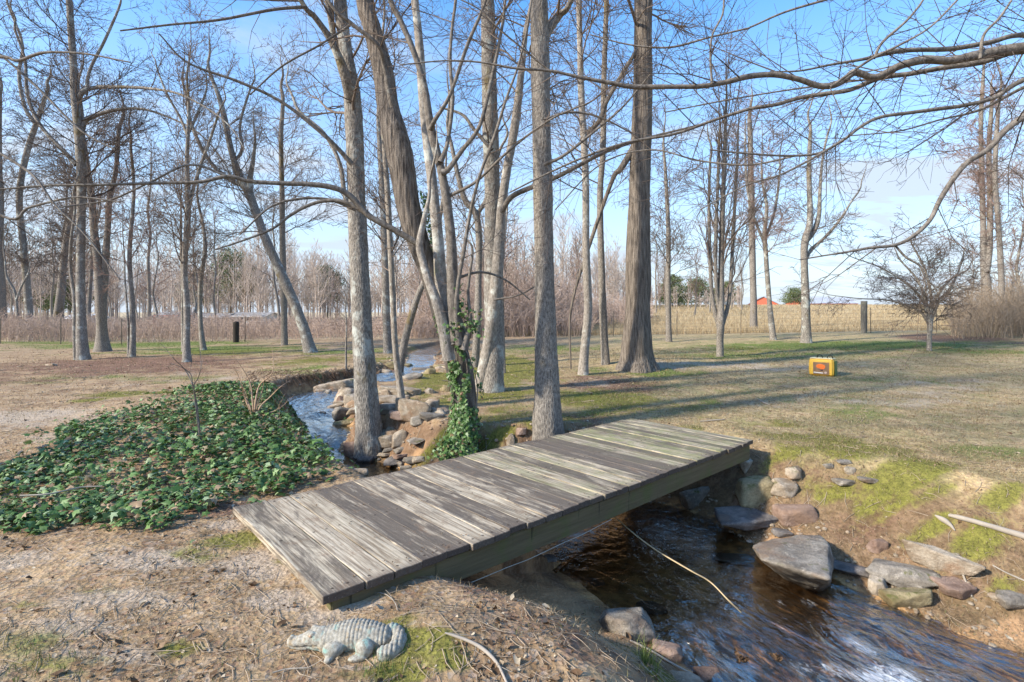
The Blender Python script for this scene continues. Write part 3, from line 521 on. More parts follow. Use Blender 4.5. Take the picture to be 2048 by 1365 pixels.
tree('tall branching tree of the left grove with heavy side limbs high up', [(167,720,27),(163,660,20),(161,560,17),(162,460,17),(163,350,17),(158,270,17),(150,200,15),(147,130,13),(142,60,12),(138,0,11)], 15, n=26, z0=5, L=3, seed=25, twigs='bark_twig_dark',
     stems=[dict(px=[(155,200,11),(168,182,9),(190,176,8),(215,174,7)], n=7, ext=False, L=2, z0=3), dict(px=[(163,262,12),(170,242,11),(195,230,8),(235,220,7),(280,218,5),(330,232,4)], n=12, ext=False, L=1.6, z0=3), dict(px=[(153,330,10),(125,300,8),(80,250,7),(55,190,6),(50,120,5),(30,60,4)], n=9, L=2), dict(px=[(172,190,6),(180,140,6),(210,80,5),(240,10,4)], n=6, L=1.6)])
tree('thin curved stem in front of the foot of the tall branching tree', [(152,720,9),(149,660,7),(148,600,6),(141,540,6),(142,480,5),(150,420,4)], 7.5, n=14, z0=2.2, L=1.5, seed=26, name='slender_tree', twigs='bark_twig_dark')
tree('thin dark stem behind the tall branching tree on its right', [(176,675,9),(178,620,7),(182,550,7),(188,470,6),(200,420,5)], 9, n=16, z0=2.5, L=1.8, seed=27, name='slender_tree', bark='bark_brown')
tree('forked mottled tree of the left grove, parting into two stems halfway up', [(206,703,32),(204,665,22),(201,600,19),(195,520,16),(188,460,14),(184,400,13),(175,340,11),(165,270,9)], 13, n=22, z0=4, L=2.6, seed=28, flare=.2, bark='bark_brown',
     stems=[dict(px=[(204,640,14),(208,580,13),(211,520,12),(216,450,11),(219,400,10),(232,340,8),(238,260,7)], n=14)])
tree('slender tree of the left grove standing right of the forked one', [(264,714,13),(266,670,10),(264,600,9),(259,520,8),(262,460,7),(268,380,6),(262,300,5)], 9, n=30, z0=2.6, L=1.7, seed=29, name='slender_tree', twigs='bark_twig_red', stems=[dict(px=[(257,716,6),(257,680,5),(256,640,4),(250,560,3)], n=6, top=6)])
tree('straight smooth tree with many steep twigs, midway between the grove and the leaning one', [(374,724,20),(373,680,13),(374,620,12),(369,540,11),(374,460,12),(376,400,11),(374,320,8),(376,268,7)], 11, n=26, z0=2.8, L=2.1, seed=30, ang=(25, 50), up=(.09, .05, .03),
     stems=[dict(px=[(375,272,5),(360,235,5),(335,190,4),(315,140,3)], n=7, ext=False), dict(px=[(375,272,5),(392,235,5),(410,190,4)], n=6, ext=False), dict(px=[(375,420,8),(395,350,6),(420,280,5),(440,220,4)], n=9)])
tree('thin stem close behind the straight smooth tree', [(367,690,8),(366,640,7),(365,560,6),(362,480,5)], 8, n=14, z0=2.5, L=1.6, seed=31, name='slender_tree', depth=21)
tree('thin crooked tree with a pale foot right of the straight smooth tree', [(408,700,13),(402,660,9),(400,610,8),(402,560,8),(410,500,7),(406,450,6),(395,400,5)], 8.5, n=20, z0=2.8, L=1.7, seed=32, name='slender_tree')
tree('big tree leaning steeply left out of the brush left of the creek', [(622,705,28),(610,665,22),(592,615,21),(572,570,22),(552,525,20),(532,480,18),(512,425,18),(497,385,18),(480,355,15),(462,300,12),(450,240,11),(440,200,9),(425,160,7)], 12, n=22, z0=4.4, L=2.6, seed=33, flare=.2, name='leaning_tree',
     stems=[dict(px=[(500,385,13),(500,355,11),(505,330,8)], n=3, ext=False), dict(px=[(495,375,9),(460,360,9),(425,330,8),(400,290,7),(380,240,6),(372,190,5)], n=10), dict(px=[(470,320,6),(485,300,7),(480,250,5),(500,180,4)], n=7)])
tree('straight trunk rising behind the leaning tree left of the creek', [(569,655,14),(568,600,13),(565,480,12),(564,380,11),(562,280,9),(566,200,7)], 13.5, n=28, z0=5, L=2.3, seed=34, bark='bark_brown', depth=24)
tree('small sapling with a few clinging rusty leaves left of the creek bend', [(692,742,4),(692,700,4),(693,660,3),(691,620,3)], 1.9, n=14, z0=.7, L=.8, seed=35, name='sapling', ang=(30, 55))

# ------------------------------------------------------------------ right hand lawn
tree('young straight tree right of the furrowed giant', [(1338,684,14),(1337,640,11),(1336,560,10),(1337,480,9),(1334,400,8),(1330,330,6)], 11, n=24, z0=3, L=2.2, seed=41, twigs='bark_twig', bark='bark_brown')
tree('narrow upright tree whose many stems part low above a short trunk, on the lawn', [(1440,714,14),(1440,680,13),(1441,650,15),(1442,600,12),(1443,500,10),(1446,400,9),(1450,300,8)], 9.8, n=30, z0=1.9, L=3.0, seed=42, ang=(14, 34), up=(.10, .06, .03), bark='bark_brown', twigs='bark_twig', kids=(3.5, 5, 5), lens=(3, 1.4, .6, .3),
     stems=[dict(px=[(1438,655,10),(1425,600,8),(1420,520,7),(1418,420,6),(1420,330,5)], n=12, z0=1.8, top=8.2, L=1.6), dict(px=[(1443,655,10),(1458,600,8),(1465,500,7),(1470,400,6),(1475,310,5)], n=12, z0=1.8, top=8.4, L=1.6), dict(px=[(1440,640,9),(1432,560,7),(1432,460,7),(1436,360,6),(1438,280,5)], n=10, z0=1.8, top=9, L=1.6)])
tree('straight trunk beyond the fence behind the narrow upright tree', [(1507,648,17),(1507,600,14),(1504,480,13),(1502,360,12),(1500,260,10)], 15, n=16, z0=5, L=2.6, seed=43, twigs='bark_twig_red', bark='bark_brown', depth=31)
tree('slim tree leaning a little left between the upright tree and the sinuous one', [(1547,680,14),(1541,630,11),(1535,560,9),(1531,500,9),(1529,470,8)], 10, n=16, z0=4, L=2.2, seed=44, twigs='bark_twig_red', stems=[dict(px=[(1530,490,6),(1510,440,5),(1495,380,5),(1490,300,4)], n=9), dict(px=[(1530,480,6),(1550,420,5),(1560,340,4)], n=9)])
tree('sinuous grey tree with an open crown right of the red barn', [(1613,686,22),(1612,655,18),(1611,600,16),(1609,540,15),(1608,500,15),(1612,475,16),(1620,440,11),(1618,350,9),(1620,280,7)], 9.5, n=12, z0=4.6, L=1.9, seed=45, flare=.3, wob=.1,
     stems=[dict(px=[(1612,482,12),(1628,462,10),(1638,430,8),(1640,380,6),(1645,320,5),(1655,270,4)], n=9), dict(px=[(1612,520,7),(1622,500,7),(1650,475,6),(1680,440,5),(1705,400,4),(1720,380,3)], n=9, ext=False, L=1.4, z0=3)])
tree('small pale vase shaped tree with a wide low crown near the right hand thicket', [(1858,702,9),(1859,670,8),(1860,648,10),(1858,630,6),(1855,610,4)], 3.0, n=8, z0=1.2, L=1.8, seed=46, bark='bark_pale', twigs='bark_twig', name='small_tree', sides=12, up=(.0, .0, .0), mx=2, kids=(9, 12, 5), flatk=.7, wob=.05,
     stems=[dict(px=[(1860,650,7),(1868,625,6),(1880,600,5),(1905,570,4),(1925,520,3)], n=14, ext=False, L=1.5, z0=1), dict(px=[(1858,650,6),(1842,625,5),(1810,610,4),(1770,600,3),(1725,598,2)], n=14, ext=False, L=1.3, z0=1), dict(px=[(1858,640,6),(1870,600,5),(1900,560,4),(1935,540,3)], n=16, ext=False, L=1.5, z0=1), dict(px=[(1858,640,6),(1850,600,5),(1835,560,4),(1800,520,3)], n=16, ext=False, L=1.6, z0=1), dict(px=[(1858,645,6),(1845,600,5),(1810,565,4),(1760,535,3),(1705,515,2)], n=22, ext=False, L=1.4, z0=1), dict(px=[(1860,640,6),(1862,590,5),(1850,540,4),(1830,500,3)], n=14, ext=False, L=1.4, z0=1)])
tree('twin stemmed tall tree rising out of the thicket at right', [(1975,655,20),(1974,610,17),(1972,560,17),(1968,530,13),(1966,440,10),(1963,330,9),(1962,240,8),(1966,160,6)], 15.5, n=17, z0=5, L=3, seed=47, bark='bark_brown', twigs='bark_twig_red', stems=[dict(px=[(1973,545,11),(1979,500,10),(1980,400,9),(1978,300,8),(1984,200,6)], n=18)])
tree('tall trunk at right bending out above the thicket, right of the twin stemmed tree', [(2006,650,15),(2004,600,12),(2001,520,11),(1996,440,10),(1990,360,9),(1992,290,8),(1998,200,6)], 14.5, n=15, z0=5, L=3, seed=48, bark='bark_brown', twigs='bark_twig_red', depth=28)

# ------------------------------------------------------------------ big tree standing just outside at right: its limbs sweep across the top of the view
R0 = np.array([6.9, 5.2, 0.]); R0[2] = hz1(R0[0], R0[1])
rt = empty('spreading_tree', tuple(R0), 'spreading tree whose long grey limbs reach in from beyond the right edge over the lawn', 'tree')
rp = np.array([R0 - [0, 0, .15], R0 + [-.02, 0, 1.5], R0 + [.05, .03, 3.2], R0 + [0, .1, 5], R0 + [.2, .1, 7], R0 + [.1, 0, 9.5]]); rr_ = np.array([.27, .23, .21, .17, .11, .02])
link('trunk', local(trunk_mesh('trunk', rp, rr_, M['bark_pale'], .06, 28, .3, .05, 0, 51), R0), rt)
rout = {}; rr = random.Random(77)
RL = [([(2200,85,32),(2048,97,30),(1960,110,26),(1900,122,22),(1850,120,24),(1800,132,20),(1750,155,16),(1710,145,17),(1690,160,16),(1665,172,15),(1635,172,15),(1600,160,14),(1550,150,15),(1500,153,15),(1450,165,14),(1400,173,12),(1330,174,12),(1265,174,12),(1220,166,11),(1160,155,9),(1100,142,7),(1030,137,6),(960,125,5),(890,122,4),(800,130,3)], 5.3, 4.7, .8, .9),
      ([(2190,80,26),(2048,70,14),(1980,85,12),(1900,98,12),(1830,100,11),(1780,105,13),(1730,118,8),(1660,130,6),(1600,142,5),(1540,144,4)], 5.4, 5.0, .7, .7),
      ([(2190,95,28),(2048,100,18),(1960,125,16),(1890,135,14),(1820,148,13),(1760,156,14),(1700,180,12),(1650,188,12),(1600,196,11),(1550,210,10),(1500,218,9),(1430,240,8),(1350,268,8),(1260,284,7),(1180,310,6),(1100,345,5),(1020,385,4)], 5.5, 5.8, .9, .9),
      ([(2200,100,24),(2048,160,13),(1990,195,11),(1930,211,10),(1880,218,10),(1820,226,9),(1760,235,9),(1720,255,8),(1690,278,7),(1640,306,6),(1580,312,6),(1500,308,5),(1420,300,4)], 5.2, 4.8, .8, .8),
      ([(1690,278,6),(1620,320,6),(1560,350,5),(1490,372,4),(1400,420,3)], 4.9, 4.8, .9, .7),
      ([(2190,110,22),(2048,175,9),(1960,220,7),(1880,240,5),(1800,262,4),(1700,272,3)], 5.3, 5.2, .8, .7),
      ([(2220,60,26),(2120,170,20),(2048,232,17),(2010,262,15),(1975,300,13),(1935,325,13),(1905,360,13),(1880,400,12),(1860,440,10),(1830,470,9),(1792,490,8),(1740,496,7),(1690,505,5),(1640,513,4),(1600,520,3)], 4.9, 4.6, .9, .7),
      ([(1790,491,6),(1812,515,6),(1840,532,5),(1850,555,4),(1870,575,3)], 4.7, 4.7, .9, .5),
      ([(1748,118,7),(1765,85,7),(1815,40,6),(1850,-5,5),(1880,-60,4)], 5.1, 5.0, .8, .7),
      ([(1660,175,7),(1740,120,7),(1800,90,6),(1860,55,5),(1920,-5,5)], 4.9, 4.8, .7, .7),
      ([(1424,168,6),(1421,110,6),(1425,70,5),(1445,30,5),(1448,-10,4)], 4.8, 4.7, .8, .6),
      ([(1960,118,8),(1968,70,7),(2000,35,6),(2030,-10,5)], 5.2, 5.2, .8, .6),
      ([(1500,56,5),(1420,75,5),(1340,95,5),(1260,90,4),(1180,70,3)], 5.4, 5.5, .8, .8), ([(2200,20,12),(2048,-20,9),(1800,-30,8),(1600,15,6),(1500,55,5)], 5.3, 5.4, .8, .8),
      ([(1600,310,5),(1500,330,5),(1400,322,5),(1300,300,4),(1200,330,4),(1110,420,3)], 5.0, 5.6, .8, .8),
      ([(1760,156,5),(1650,170,5),(1540,186,4),(1430,205,4),(1330,225,3)], 5.5, 5.9, .9, .8), ([(1100,142,6),(1060,110,5),(1000,60,5),(960,20,4),(900,-10,3)], 4.8, 4.7, .7, .7)]
for k, (px_, d0, d1, dn, LL) in enumerate(RL):
    sp, sr = pxpath(px_, d0, d1); sr = sr*.75; me = trunk_mesh('limb', sp, sr, M['bark_limb'], .03, 12, 0, .13, 0, 60+k); link('limb', local(me, R0), rt)
    LL *= 1.35; pr = params(5, 1.0, (.01, .01, .0), .7, (1.2, .75, .34, .2), (7, 11, 4), (.16, .2, .22, .2)); l_ = np.linalg.norm(np.diff(sp, axis=0), axis=1).sum()
    limbs_on(sp, sr, rr, rout, pr, int(l_*5.6*dn), 0.8, LL, (30, 70), 2, .5, .7)
limbs_on(rp, rr_, rr, rout, params(6), 14, 3.6, 3, (45, 75), 1)
link('crown', local(tubes_mesh('crown', rout, 3, M['bark_twig_dark']), R0), rt)
# a second one outside at left, only its thin limb ends reach in
L0_ = np.array([-6.3, 5.2, 0.]); L0_[2] = hz1(L0_[0], L0_[1]); lt = empty('overhanging_tree', tuple(L0_), 'thin drooping limb ends reaching in from a tree beyond the left edge', 'tree')
lp = np.array([L0_ - [0, 0, .15], L0_ + [.02, 0, 1.5], L0_ + [-.05, .03, 3.2], L0_ + [0, .1, 5.5], L0_ + [-.2, .1, 8]]); link('trunk', local(trunk_mesh('trunk', lp, np.array([.17, .14, .12, .08, .02]), M['bark_gray'], .08, 20, .3, .05, 0, 52), L0_), lt)
lout = {}
for k, (px_, d0, d1, dn, LL) in enumerate([([(-240,180,9),(-100,130,8),(0,114,7),(35,122,6),(70,110,6),(100,105,5),(170,108,4),(260,125,3)], 5.2, 5.0, .7, .8), ([(-240,200,9),(-100,250,8),(0,307,6),(45,335,6),(75,360,5),(110,410,4),(170,470,3),(240,560,3)], 5.2, 5.0, .8, .8), ([(-240,160,8),(-80,60,7),(0,110,5),(80,180,5),(160,260,4),(230,300,3)], 5.3, 5.2, .8, .8), ([(-240,260,7),(0,430,5),(60,415,5),(150,395,4),(240,405,3)], 5.2, 5.2, .8, .7)]):
    sp, sr = pxpath(px_, d0, d1); link('limb', local(trunk_mesh('limb', sp, sr, M['bark_limb'], .05, 8, 0, .05, 0, 90+k), L0_), lt); l_ = np.linalg.norm(np.diff(sp, axis=0), axis=1).sum()
    limbs_on(sp, sr, rr, lout, params(5, .9, (.01, .01, 0), .7, (1.2, .75, .32, .2), (6, 9, 4)), int(l_*4.5*dn), 1.0, LL, (30, 65), 1, .5, .7)
limbs_on(lp, np.array([.17, .14, .12, .08, .02]), rr, lout, params(6), 12, 3.4, 2.2, (45, 75), 1)
link('crown', local(tubes_mesh('crown', lout, 3, M['bark_twig_dark']), L0_), lt)

# ------------------------------------------------------------------ footbridge
def wood_mat(name):
    m, t, b, o = mat(name); g = N(t); co = g.co(); idr = g.n('ShaderNodeObjectInfo').outputs['Random']
    off = g.n('ShaderNodeCombineXYZ'); g.put(off.inputs[0], g.math('MULTIPLY', idr, 37.)); g.put(off.inputs[1], g.math('MULTIPLY', idr, 91.))
    v = g.map(co, (1, 1, 1), loc=off.outputs[0]); gr = g.noise(g.map(v, (70, 2.6, 70)), 1, 5, .6, .3); fine = g.noise(g.map(v, (230, 9, 230)), 1, 3, .6)
    patch = g.noise(g.map(v, (9, 2.0, 9)), 1, 7, .68, .8); blot = g.noise(g.map(v, (6, 4, 6)), 1.6, 6, .7)
    tone = g.attr('tone'); grn = g.attr('green')
    f = g.rng(g.math('ADD', g.math('ADD', g.math('MULTIPLY', patch, 3.4), g.math('MULTIPLY', gr, .9)), g.math('SUBTRACT', g.math('MULTIPLY', tone, 1.25), 2.26)), .15, 1.05)
    c = g.mix(f, g.mix(gr, (0.07, 0.055, 0.042), (0.19, 0.155, 0.12)), g.mix(g.rng(gr, .3, .7), (0.22, 0.165, 0.11), (0.57, 0.485, 0.36)))
    c = g.mix(g.rng(blot, .56, .68, 0, .55), c, (0.20, 0.125, 0.075)); c = g.mix(g.rng(blot, .40, .30, 0, .5), c, (0.075, 0.075, 0.08))
    c = g.mix(g.math('MULTIPLY', g.rng(g.noise(v, 5, 5, .7), .35, .7), grn), c, (0.21, 0.23, 0.085))
    c = g.mix(g.rng(fine, .3, .45, .45, 0), c, (0.05, 0.035, 0.028))
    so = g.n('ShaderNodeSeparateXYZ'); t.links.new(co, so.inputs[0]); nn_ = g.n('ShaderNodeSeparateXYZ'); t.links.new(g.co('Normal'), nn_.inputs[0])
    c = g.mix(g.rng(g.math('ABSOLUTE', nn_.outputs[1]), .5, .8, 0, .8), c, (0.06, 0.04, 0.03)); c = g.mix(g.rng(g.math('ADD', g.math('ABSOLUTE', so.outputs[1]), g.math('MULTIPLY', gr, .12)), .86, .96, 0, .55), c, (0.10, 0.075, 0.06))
    ax_ = g.math('ABSOLUTE', g.math('SUBTRACT', g.math('ABSOLUTE', so.outputs[0]), .045)); ay = g.math('MINIMUM', g.math('ABSOLUTE', g.math('SUBTRACT', g.math('ABSOLUTE', so.outputs[1]), .83)), g.math('ABSOLUTE', so.outputs[1])); nd = g.math('POWER', g.math('ADD', g.math('MULTIPLY', ax_, ax_), g.math('MULTIPLY', ay, ay)), .5); c = g.mix(g.rng(nd, .005, .014, .85, 0), c, (0.03, 0.018, 0.012))
    sp = g.voro(v, 60); c = g.mix(g.rng(sp, .10, .16, .4, 0), c, (0.5, 0.42, 0.33))
    t.links.new(c, b.inputs['Base Color']); t.links.new(g.bump(g.math('ADD', gr, g.math('MULTIPLY', fine, .5)), .004, 1), b.inputs['Normal']); b.inputs['Roughness'].default_value = .8
    return m
M['wood'] = wood_mat('weathered_wood')
def box_grid(lx, ly, lz, nx_, ny_, nz_=2, fn=None):
    """closed box as a grid so that its faces can be warped; fn(V)->V"""
    bm = bmesh.new(); bmesh.ops.create_cube(bm, size=1)
    for v in bm.verts: v.co = Vector((v.co.x*lx, v.co.y*ly, v.co.z*lz))
    for ax, n in ((0, nx_), (1, ny_)):
        for k in range(1, n):
            q = (-.5 + k/n)*(lx, ly)[ax]; pl = Vector((0, 0, 0)); pl[ax] = q; no = Vector((0, 0, 0)); no[ax] = 1
            bmesh.ops.bisect_plane(bm, geom=bm.verts[:] + bm.edges[:] + bm.faces[:], plane_co=pl, plane_no=no)
    return bm
bridge = empty('footbridge', (BO[0], BO[1], DZ), 'low plank footbridge of weathered boards crossing the creek', 'footbridge', rz=math.atan2(BX[1], BX[0]))
# tone: bleached (1) to dark (0); green: algae
PT = [(.62,.05),(1.0,0),(.95,.05),(.22,0),(.15,0),(.75,.0),(.42,0),(.30,0),(.80,.05),(.62,0),(.18,0),(.20,.05),(.85,.5),(.72,.35),(.35,.1),(.88,.55),(.60,.2),(.12,0),(.08,0),(.15,.1),(.70,.45),(.30,.3),(.80,.8),(.62,.7),(.35,.5),(.7,.75),(.25,.4),(.58,.6),(.45,.5),(.6,.45)]
rb = random.Random(5); NP = len(PT); ws = [rb.uniform(.86, 1.14) for _ in PT]; ws[0] = 1.45; tot = sum(ws); x = 0.0
for i, (tn, gn) in enumerate(PT):
    wd = ws[i]/tot*BLEN; gap = rb.uniform(.004, .011); th = .046 + rb.uniform(-.003, .003); ly = BWID + rb.uniform(-.02, .025)
    bm = box_grid(wd - gap, ly, th, 3, 24); cup = rb.uniform(-.003, .004); sd = rb.random()*50; tw = rb.uniform(-.004, .004)
    for v in bm.verts:
        yy = v.co.y; q = v.co.x/wd; bow = .006*(float(vnoise(np.array([yy*2.2+sd]), np.array([sd])))-.5)
        v.co.x += bow + (.006*(float(vnoise(np.array([yy*7+sd]), np.array([sd+7+math.copysign(1, q)])))-.5) if abs(q) > .3 else 0)
        v.co.z += cup*(q*q*4) + tw*yy + (.004*(float(vnoise(np.array([yy*5+sd]), np.array([q*3+sd])))-.5))
        if abs(yy) > ly/2 - .001: v.co.y += .012*(float(vnoise(np.array([q*5+sd]), np.array([sd*2])))-.5)
    bmesh.ops.bevel(bm, geom=[e for e in bm.edges if e.calc_face_angle(0) > 1.0], offset=.0035, segments=1, affect='EDGES')
    me = bpy.data.meshes.new('plank'); bm.to_mesh(me); bm.free(); me.materials.append(M['wood'])
    for k, val in (('tone', tn + rb.uniform(-.08, .08)), ('green', gn)): a = me.attributes.new(k, 'FLOAT', 'POINT'); a.data.foreach_set('value', np.full(len(me.vertices), val, np.float32))
    link('plank', me, bridge, (x + wd/2, rb.uniform(-.006, .006), -.023 + rb.uniform(-.003, .003))); x += wd
def beam_mat():
    m, t, b, o = mat('mossy_beam'); g = N(t); v = g.co(); gr = g.noise(g.map(v, (2.5, 60, 50)), 1, 5, .6); pt = g.noise(v, 3.5, 6, .65); dr = g.noise(g.map(v, (7, 1, .8)), 1.3, 4, .6)
    c = g.mix(gr, (0.07, 0.052, 0.028), (0.19, 0.152, 0.085)); c = g.mix(g.rng(pt, .45, .7, 0, .6), c, (0.10, 0.12, 0.035)); c = g.mix(g.rng(dr, .60, .68, 0, .75), c, (0.03, 0.026, 0.016))
    t.links.new(c, b.inputs['Base Color']); t.links.new(g.bump(gr, .004), b.inputs['Normal']); return m
M['beam'] = beam_mat()
for yy in (-.83, 0.0, .83):
    bm = box_grid(BLEN - .12, .07, .185, 30, 1); bmesh.ops.bevel(bm, geom=[e for e in bm.edges if e.calc_face_angle(0) > 1.0], offset=.006, segments=2, affect='EDGES')
    for v in bm.verts: v.co.z += .008*math.sin(v.co.x*1.3 + yy) ; v.co.y += .008*math.sin(v.co.x*.9 + yy*4)
    me = bpy.data.meshes.new('beam'); bm.to_mesh(me); bm.free(); me.materials.append(M['beam']); link('beam', me, bridge, (BLEN/2, yy, -.050 - .0925))
# thin pale cable hanging under the near beam
cbl = np.array([[.55 + k*.2, -.875, -.245 - .03*math.sin(k/10*math.pi) + .004*math.sin(k*2.1)] for k in range(11)]); cbl[0, 2] += .03
link('cable', tubes_mesh('cable', [(cbl, np.full(11, .0026))], 6, flat('pale_cable', (.42, .39, .32), .6)), bridge)

# ------------------------------------------------------------------ stones
def rock_mat(name, a, b_, c_, mossy=.0):
    m, t, b, o = mat(name); g = N(t); idr = g.n('ShaderNodeObjectInfo').outputs['Random']; off = g.n('ShaderNodeCombineXYZ'); g.put(off.inputs[0], g.math('MULTIPLY', idr, 57.))
    v = g.map(g.co(), loc=off.outputs[0]); n1 = g.noise(v, 5, 7, .65, .4); n2 = g.noise(v, 46, 6, .78); crk = g.voro(g.map(v, (1, 1, 2.2)), 9, 'DISTANCE_TO_EDGE'); n3 = g.noise(v, 2.2, 5, .6)
    c = g.mix(g.rng(n1, .35, .65), a, b_); c = g.mix(g.rng(n2, .4, .7, 0, .5), c, tuple(x*.6 for x in a)); c = g.mix(g.rng(crk, 0, .02, .16, 0), c, tuple(x*.35 for x in a)); c = g.mix(g.rng(g.noise(v, 13, 6, .75), .56, .66, 0, .5), c, tuple(min(1, x*1.45) for x in b_)); c = g.mix(g.rng(n3, .52, .66, 0, .75), c, c_)
    nz = g.n('ShaderNodeNewGeometry').outputs['Normal']; sp = g.n('ShaderNodeSeparateXYZ'); t.links.new(nz, sp.inputs[0])
    if mossy: c = g.mix(g.math('MULTIPLY', g.rng(sp.outputs[2], .1, .8), g.rng(g.noise(v, 6, 6, .7), .62-mossy*.25, .74-mossy*.2)), c, (0.11, 0.115, 0.03))
    zz_ = g.n('ShaderNodeSeparateXYZ'); t.links.new(g.pos(), zz_.inputs[0]); wz = g.math('SUBTRACT', zz_.outputs[2], g.attr('waterline'))
    wet = g.rng(g.math('ADD', wz, g.math('MULTIPLY', n1, .05)), .03, .085, 1, 0); c = g.mix(g.math('MULTIPLY', wet, .8), c, g.mix(.5, c, (0.10, 0.045, 0.018), 'MULTIPLY')); 
    t.links.new(c, b.inputs['Base Color']); t.links.new(g.rng(wet, 0, 1, .85, .3), b.inputs['Roughness']); t.links.new(g.bump(g.math('ADD', g.math('ADD', n2, n1), g.rng(crk, 0, .03, -.12, 0)), .016, 1.0), b.inputs['Normal']); return m
M['rk_tan'] = rock_mat('sandstone_tan', (0.26, 0.195, 0.13), (0.50, 0.42, 0.32), (0.34, 0.20, 0.11), .25)
M['rk_gray'] = rock_mat('stone_gray', (0.17, 0.145, 0.115), (0.38, 0.335, 0.275), (0.22, 0.15, 0.10), .2)
M['rk_slate'] = rock_mat('stone_slate', (0.11, 0.098, 0.09), (0.27, 0.24, 0.215), (0.20, 0.14, 0.10), .05)
M['rk_red'] = rock_mat('stone_red', (0.22, 0.14, 0.10), (0.38, 0.27, 0.21), (0.28, 0.18, 0.12), .05)
M['rk_moss'] = rock_mat('stone_mossy', (0.20, 0.155, 0.085), (0.40, 0.33, 0.19), (0.15, 0.115, 0.05), .5)
def ico(sub):
    bm = bmesh.new(); bmesh.ops.create_icosphere(bm, subdivisions=sub, radius=1); V = np.array([v.co[:] for v in bm.verts]); Fc = np.array([[v.index for v in f.verts] for f in bm.faces]); bm.free(); return V, Fc
ICO = {k: ico(k) for k in (2, 3, 4, 5)}
def rock_mesh(seed, size, p=16, planes=8, sub=4, flat_top=0):
    r = np.random.RandomState(seed); V, Fc = ICO[sub]; n = r.normal(size=(planes, 3)); n /= np.linalg.norm(n, axis=1)[:, None]; d = r.uniform(.72, 1.05, planes)
    ax = np.array([[1,0,0],[-1,0,0],[0,1,0],[0,-1,0],[0,0,1],[0,0,-1]], float) + r.normal(size=(6, 3))*.16; ax /= np.linalg.norm(ax, axis=1)[:, None]
    n = np.vstack([n, ax]); d = np.r_[d, .92, .92, .9, .9, .8 - .1*flat_top, .8]; p = p*2.6; q = np.maximum(0, V @ n.T)/d; rad = (q**p).sum(1)**(-1/p)
    rad *= 1 + .07*(fbm(V[:,0]*2.4+seed, V[:,1]*2.4, V[:,2]*2.4, s=seed, o=4) - .5)*2 + .035*(fbm(V[:,0]*9, V[:,1]*11, V[:,2]*11, s=seed+9, o=2)-.5)*2
    return V*rad[:, None]*np.array(size), Fc
def rock(u, v, w_, h_, m, label, seed, dep=.7, rz=0, tilt=0, p=14, name='stone', up=None, tz=0, d=None, group=None, flat_top=0, burr=.42):
    """u, v = middle of the foot in the photograph; w_, h_ = width and height there"""
    g0 = G(u, v); 
    if d: g0 = np.array([(u-CU)/F*d, d, hz1((u-CU)/F*d, d)])
    dd = g0[1]; W = w_/F*dd; H = h_/F*dd; D = W*dep; g0 = g0 + np.array([0, D*.35, 0]); g0[2] = max(hz1(g0[0], g0[1]), g0[2] - .03) if up is None else up
    ang = math.atan(max(.05, (v - HV))/F); Hr = max(.03, (H - D*.75*math.sin(ang)) / math.cos(ang)); Hr = max(Hr, H*.45)
    V, Fc = rock_mesh(seed, (W/2*1.08, D/2*1.08, Hr*(.5 + burr)), p, sub=5 if w_ > 80 else 4, flat_top=flat_top)
    _, _, lv_, _, _ = creek(g0[0:1], g0[1:2]); wl_ = float(lv_[0]) if abs(float(creek(g0[0:1], g0[1:2])[0][0])) < 6 else -9
    me = mesh_np(name, V, [Fc], [m], {'waterline': np.full(len(V), wl_)}); o = link(name, me, None, (g0[0], g0[1], g0[2] + Hr*(.5 - burr*.75)))
    o.rotation_euler = (math.radians(tz), math.radians(tilt), math.radians(rz)); return tag(o, label, 'stone', group)
T_, Gy, Sl, Rd, Mo = M['rk_tan'], M['rk_gray'], M['rk_slate'], M['rk_red'], M['rk_moss']
def wedge():
    """the big wedge shaped boulder on the right bank"""
    top = [(1503,1098), (1520,1082), (1600,1070), (1640,1066), (1655,1090), (1663,1125), (1660,1165), (1640,1150), (1600,1140), (1560,1130), (1520,1118)]
    zt = -.52; P_ = []
    for (u, v) in top: d = (CZ - zt)*F/(v - HV); P_.append(((u-CU)/F*d, d, zt + .02*math.sin(u)))
    lo = [(1530,1125,-.72),(1575,1160,-.74),(1622,1186,-.76),(1645,1184,-.76),(1664,1172,-.74),(1668,1110,-.74),(1640,1090,-.74),(1515,1100,-.70)]
    for (u, v, z) in lo: z = -.90; d = (CZ - z)*F/(v - HV); P_.append(((u-CU)/F*d, d, z))
    bm = bmesh.new(); [bm.verts.new(p_) for p_ in P_]; r_ = bmesh.ops.convex_hull(bm, input=bm.verts[:]); bmesh.ops.triangulate(bm, faces=bm.faces[:])
    for _ in range(4): bmesh.ops.subdivide_edges(bm, edges=[e for e in bm.edges if e.calc_length() > .035], cuts=1); bmesh.ops.triangulate(bm, faces=bm.faces[:])
    for _ in range(2): bmesh.ops.smooth_vert(bm, verts=bm.verts[:], factor=.5, use_axis_x=True, use_axis_y=True, use_axis_z=True)
    bm.normal_update(); V = np.array([v.co[:] for v in bm.verts]); Nn = np.array([v.normal[:] for v in bm.verts])
    V = V + Nn*((fbm(V[:,0]*5, V[:,1]*5, V[:,2]*5, s=4) - .5)*.07 + (fbm(V[:,0]*22, V[:,1]*22, V[:,2]*22, s=6) - .5)*.02)[:, None]
    Fc = np.array([[v.index for v in f.verts] for f in bm.faces]); bm.free(); c = V.mean(0); me = mesh_np('boulder', V - c, [Fc], [Gy], {'waterline': np.full(len(V), -.82)})
    tag(link('boulder', me, None, tuple(c)), 'largest flat topped wedge boulder at the right edge of the rushing water', 'boulder')
wedge()
